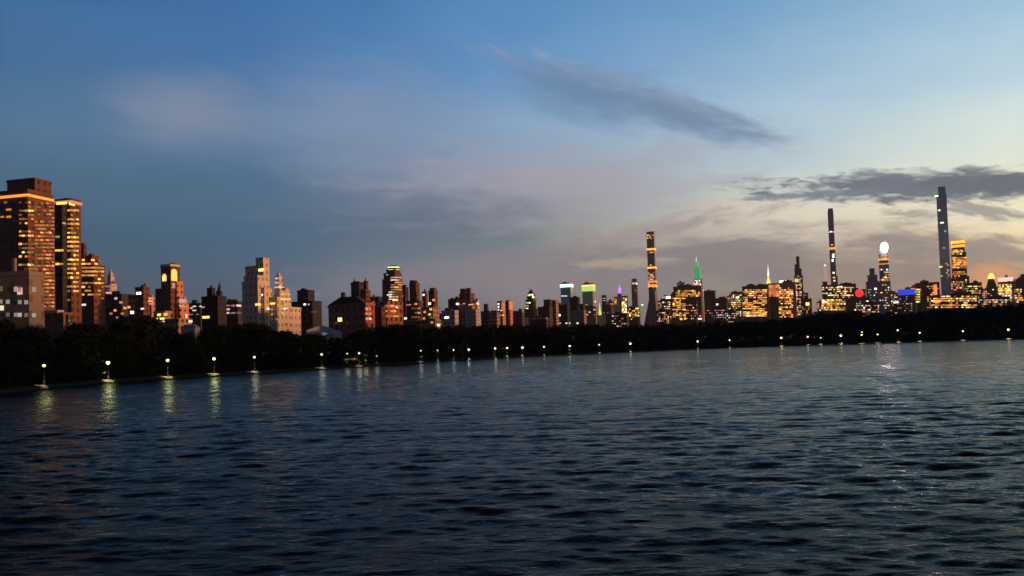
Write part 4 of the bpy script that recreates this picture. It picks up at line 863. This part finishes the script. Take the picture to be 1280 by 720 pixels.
anchors = [(60, 'the left edge'), (135, 'the pale pink-capped tower'), (212, 'the arched-window tower'), (267, 'the spiky black house'), (330, 'the limestone tower'), (383, 'the squat black block'), (405, 'the curved white pavilion'), (440, 'the hipped mansion'), (455, 'the twin-peaked black tower'), (470, 'the gap beside the red brick block'), (517, 'the stepped dark brown tower'), (540, 'the rounded brown tower'), (562, 'the grey house with the white lamp'), (583, 'the twin-headed house'), (616, 'the low greyish-brown block'), (631, 'the orange-striped slab'), (663, 'the yellow-green pyramid'), (684, 'the dark reddish block'), (708, 'the mint-crowned tower'), (749, 'the green-white spire'), (793, 'the slender dark tower'), (873, 'the emerald spire'), (915, 'the olive block'), (977, 'the orange-washed slab'), (1008, 'the violet block'), (1031, 'the pinkish mast'), (1045, 'the extremely slender skyscraper'), (1077, 'the round red sign'), (1090, 'the dark green-grey tower'), (1121, 'the pale pink block'), (1157, 'the black block left of the tallest skyscraper'), (1198, 'the golden tower'), (1257, 'the pink-white roof strip')]
post_me = {}
def lamp(i, px, py, look):
    a, e = azel(px, py); D = float(shore(math.degrees(a))) + 1.3
    back = look in ('small high',) or i in (5,)
    if back: D += 22
    if px in (434, 457, 471): D += 6
    p = at(px, py, D); zg = float(terrain(p.x, p.y)); hgt = max(2.4, p.z - zg)
    t = bpy.data.objects.new('street_lamp', None); col.objects.link(t); t.location = (p.x, p.y, zg)
    near = min(anchors, key=lambda q: abs(q[0] - px))[1]
    pre = 'higher' if back else 'waterside'
    tag(t, '%s %s lamp on the bank below %s' % (look, pre, near), 'street lamp', 'lamps along the waterside path')
    mb = MB(); mb.rings(0, 0, [(.14, -.3), (.14, .35), (.07, .5), (.055, hgt - .35)], 8); mb.build('post', m_post, t)
    s = {'bright': 1.25, 'bright yellow': 1.5, 'brightest yellow': 1.7, 'bright yellow-white': 1.5, 'bright yellowish': 1.5, 'faint': .6, 'very faint': .45, 'small': .75, 'small white': .8, 'small high': .7, 'pale': 1.0}.get(look, 1.0)
    r = .20 + D * .00048 * s; c = 'N' if 'yellow' in look or i < 4 else 'M'
    mb = MB(); mb.rings(0, 0, [(r * .35, hgt - r * .9), (r * .9, hgt - r * .3), (r, hgt + r * .3), (r * .55, hgt + r * .7)], 10); mb.build('lantern', glow(c, (1.7 if D < 330 else 5.0) * s), t)
    mb = MB(); mb.rings(0, 0, [(r * 1.15, hgt + r * .72), (r * .3, hgt + r * 1.2), (.04, hgt + r * 1.5)], 10); mb.build('lamp_cap', m_post, t)
    ld = bpy.data.lights.new('lamp_light', 'SPOT'); ld.spot_size = R(60); ld.spot_blend = .8; ld.energy = 3000 * s * (1 + D / 250); ld.color = (1, .86, .30) if c == 'N' else (1, .9, .62); ld.shadow_soft_size = .6
    lo = bpy.data.objects.new('lamp_light', ld); col.objects.link(lo); lo.parent = t; lo.location = (-.75 * math.sin(a), -.75 * math.cos(a), min(hgt - r * .9 - .25, 3.2))
    if D < 420: glowlight(t, hgt, s, c)
def glowlight(t, hgt, s, c):
    ld = bpy.data.lights.new('lamp_glow', 'POINT'); ld.energy = 60 * s; ld.color = (1, .88, .30) if c == 'N' else (1, .9, .55); ld.shadow_soft_size = .7
    lo = bpy.data.objects.new('lamp_glow', ld); col.objects.link(lo); lo.parent = t; lo.location = (0, .1, hgt + 1.2)
for i, (px, py, look) in enumerate(LAMPS): lamp(i, px, py, look)
HAZE = 4e-5
if HAZE:
    mb = MB(); mb.box(-5150, 5150, -5150, 5150, -3, 560); hz = mb.build('haze', None); tag(hz, None, kind='stuff')
    hm = bpy.data.materials.new('haze_air'); hm.use_nodes = True; hm.node_tree.nodes.clear(); T = NT(hm.node_tree)
    pv = T.new('ShaderNodeVolumePrincipled'); pv.inputs['Color'].default_value = (.8, .84, .9, 1); pv.inputs['Density'].default_value = HAZE
    T.l.new(pv.outputs[0], T.new('ShaderNodeOutputMaterial').inputs['Volume']); hz.data.materials.append(hm)
# low lit shelter by the path
b = Bld('shelter', 'low lit path-side shelter glowing amber under the trees near the mansion block', 'shelter', float(shore(math.degrees(azel(438, 448)[0]))) + 7, 438, 5)
b.box('wall', 428, 447, 447, 450.5, m_white, kd=.25, par=False); b.box('roof', 427, 448, 445.4, 447.2, m_roof, kd=.35, par=False); b.win(433, 449, 6, 1.2, 'Y', .9); b.win(442, 448.8, 6, 1.0, 'A', .7)

# ------------------------------------------------------------------ render settings
sc.view_settings.view_transform = 'Standard'; sc.view_settings.look = 'None'; sc.view_settings.gamma = 1; sc.view_settings.exposure = 0
sc.view_settings.use_curve_mapping = False
sc.render.engine = 'CYCLES'
cy = sc.cycles
cy.use_denoising = True; cy.max_bounces = 5; cy.diffuse_bounces = 2; cy.glossy_bounces = 3; cy.sample_clamp_indirect = 4; cy.sample_clamp_direct = 0
cy.use_light_tree = True
print('objects', len(bpy.data.objects))
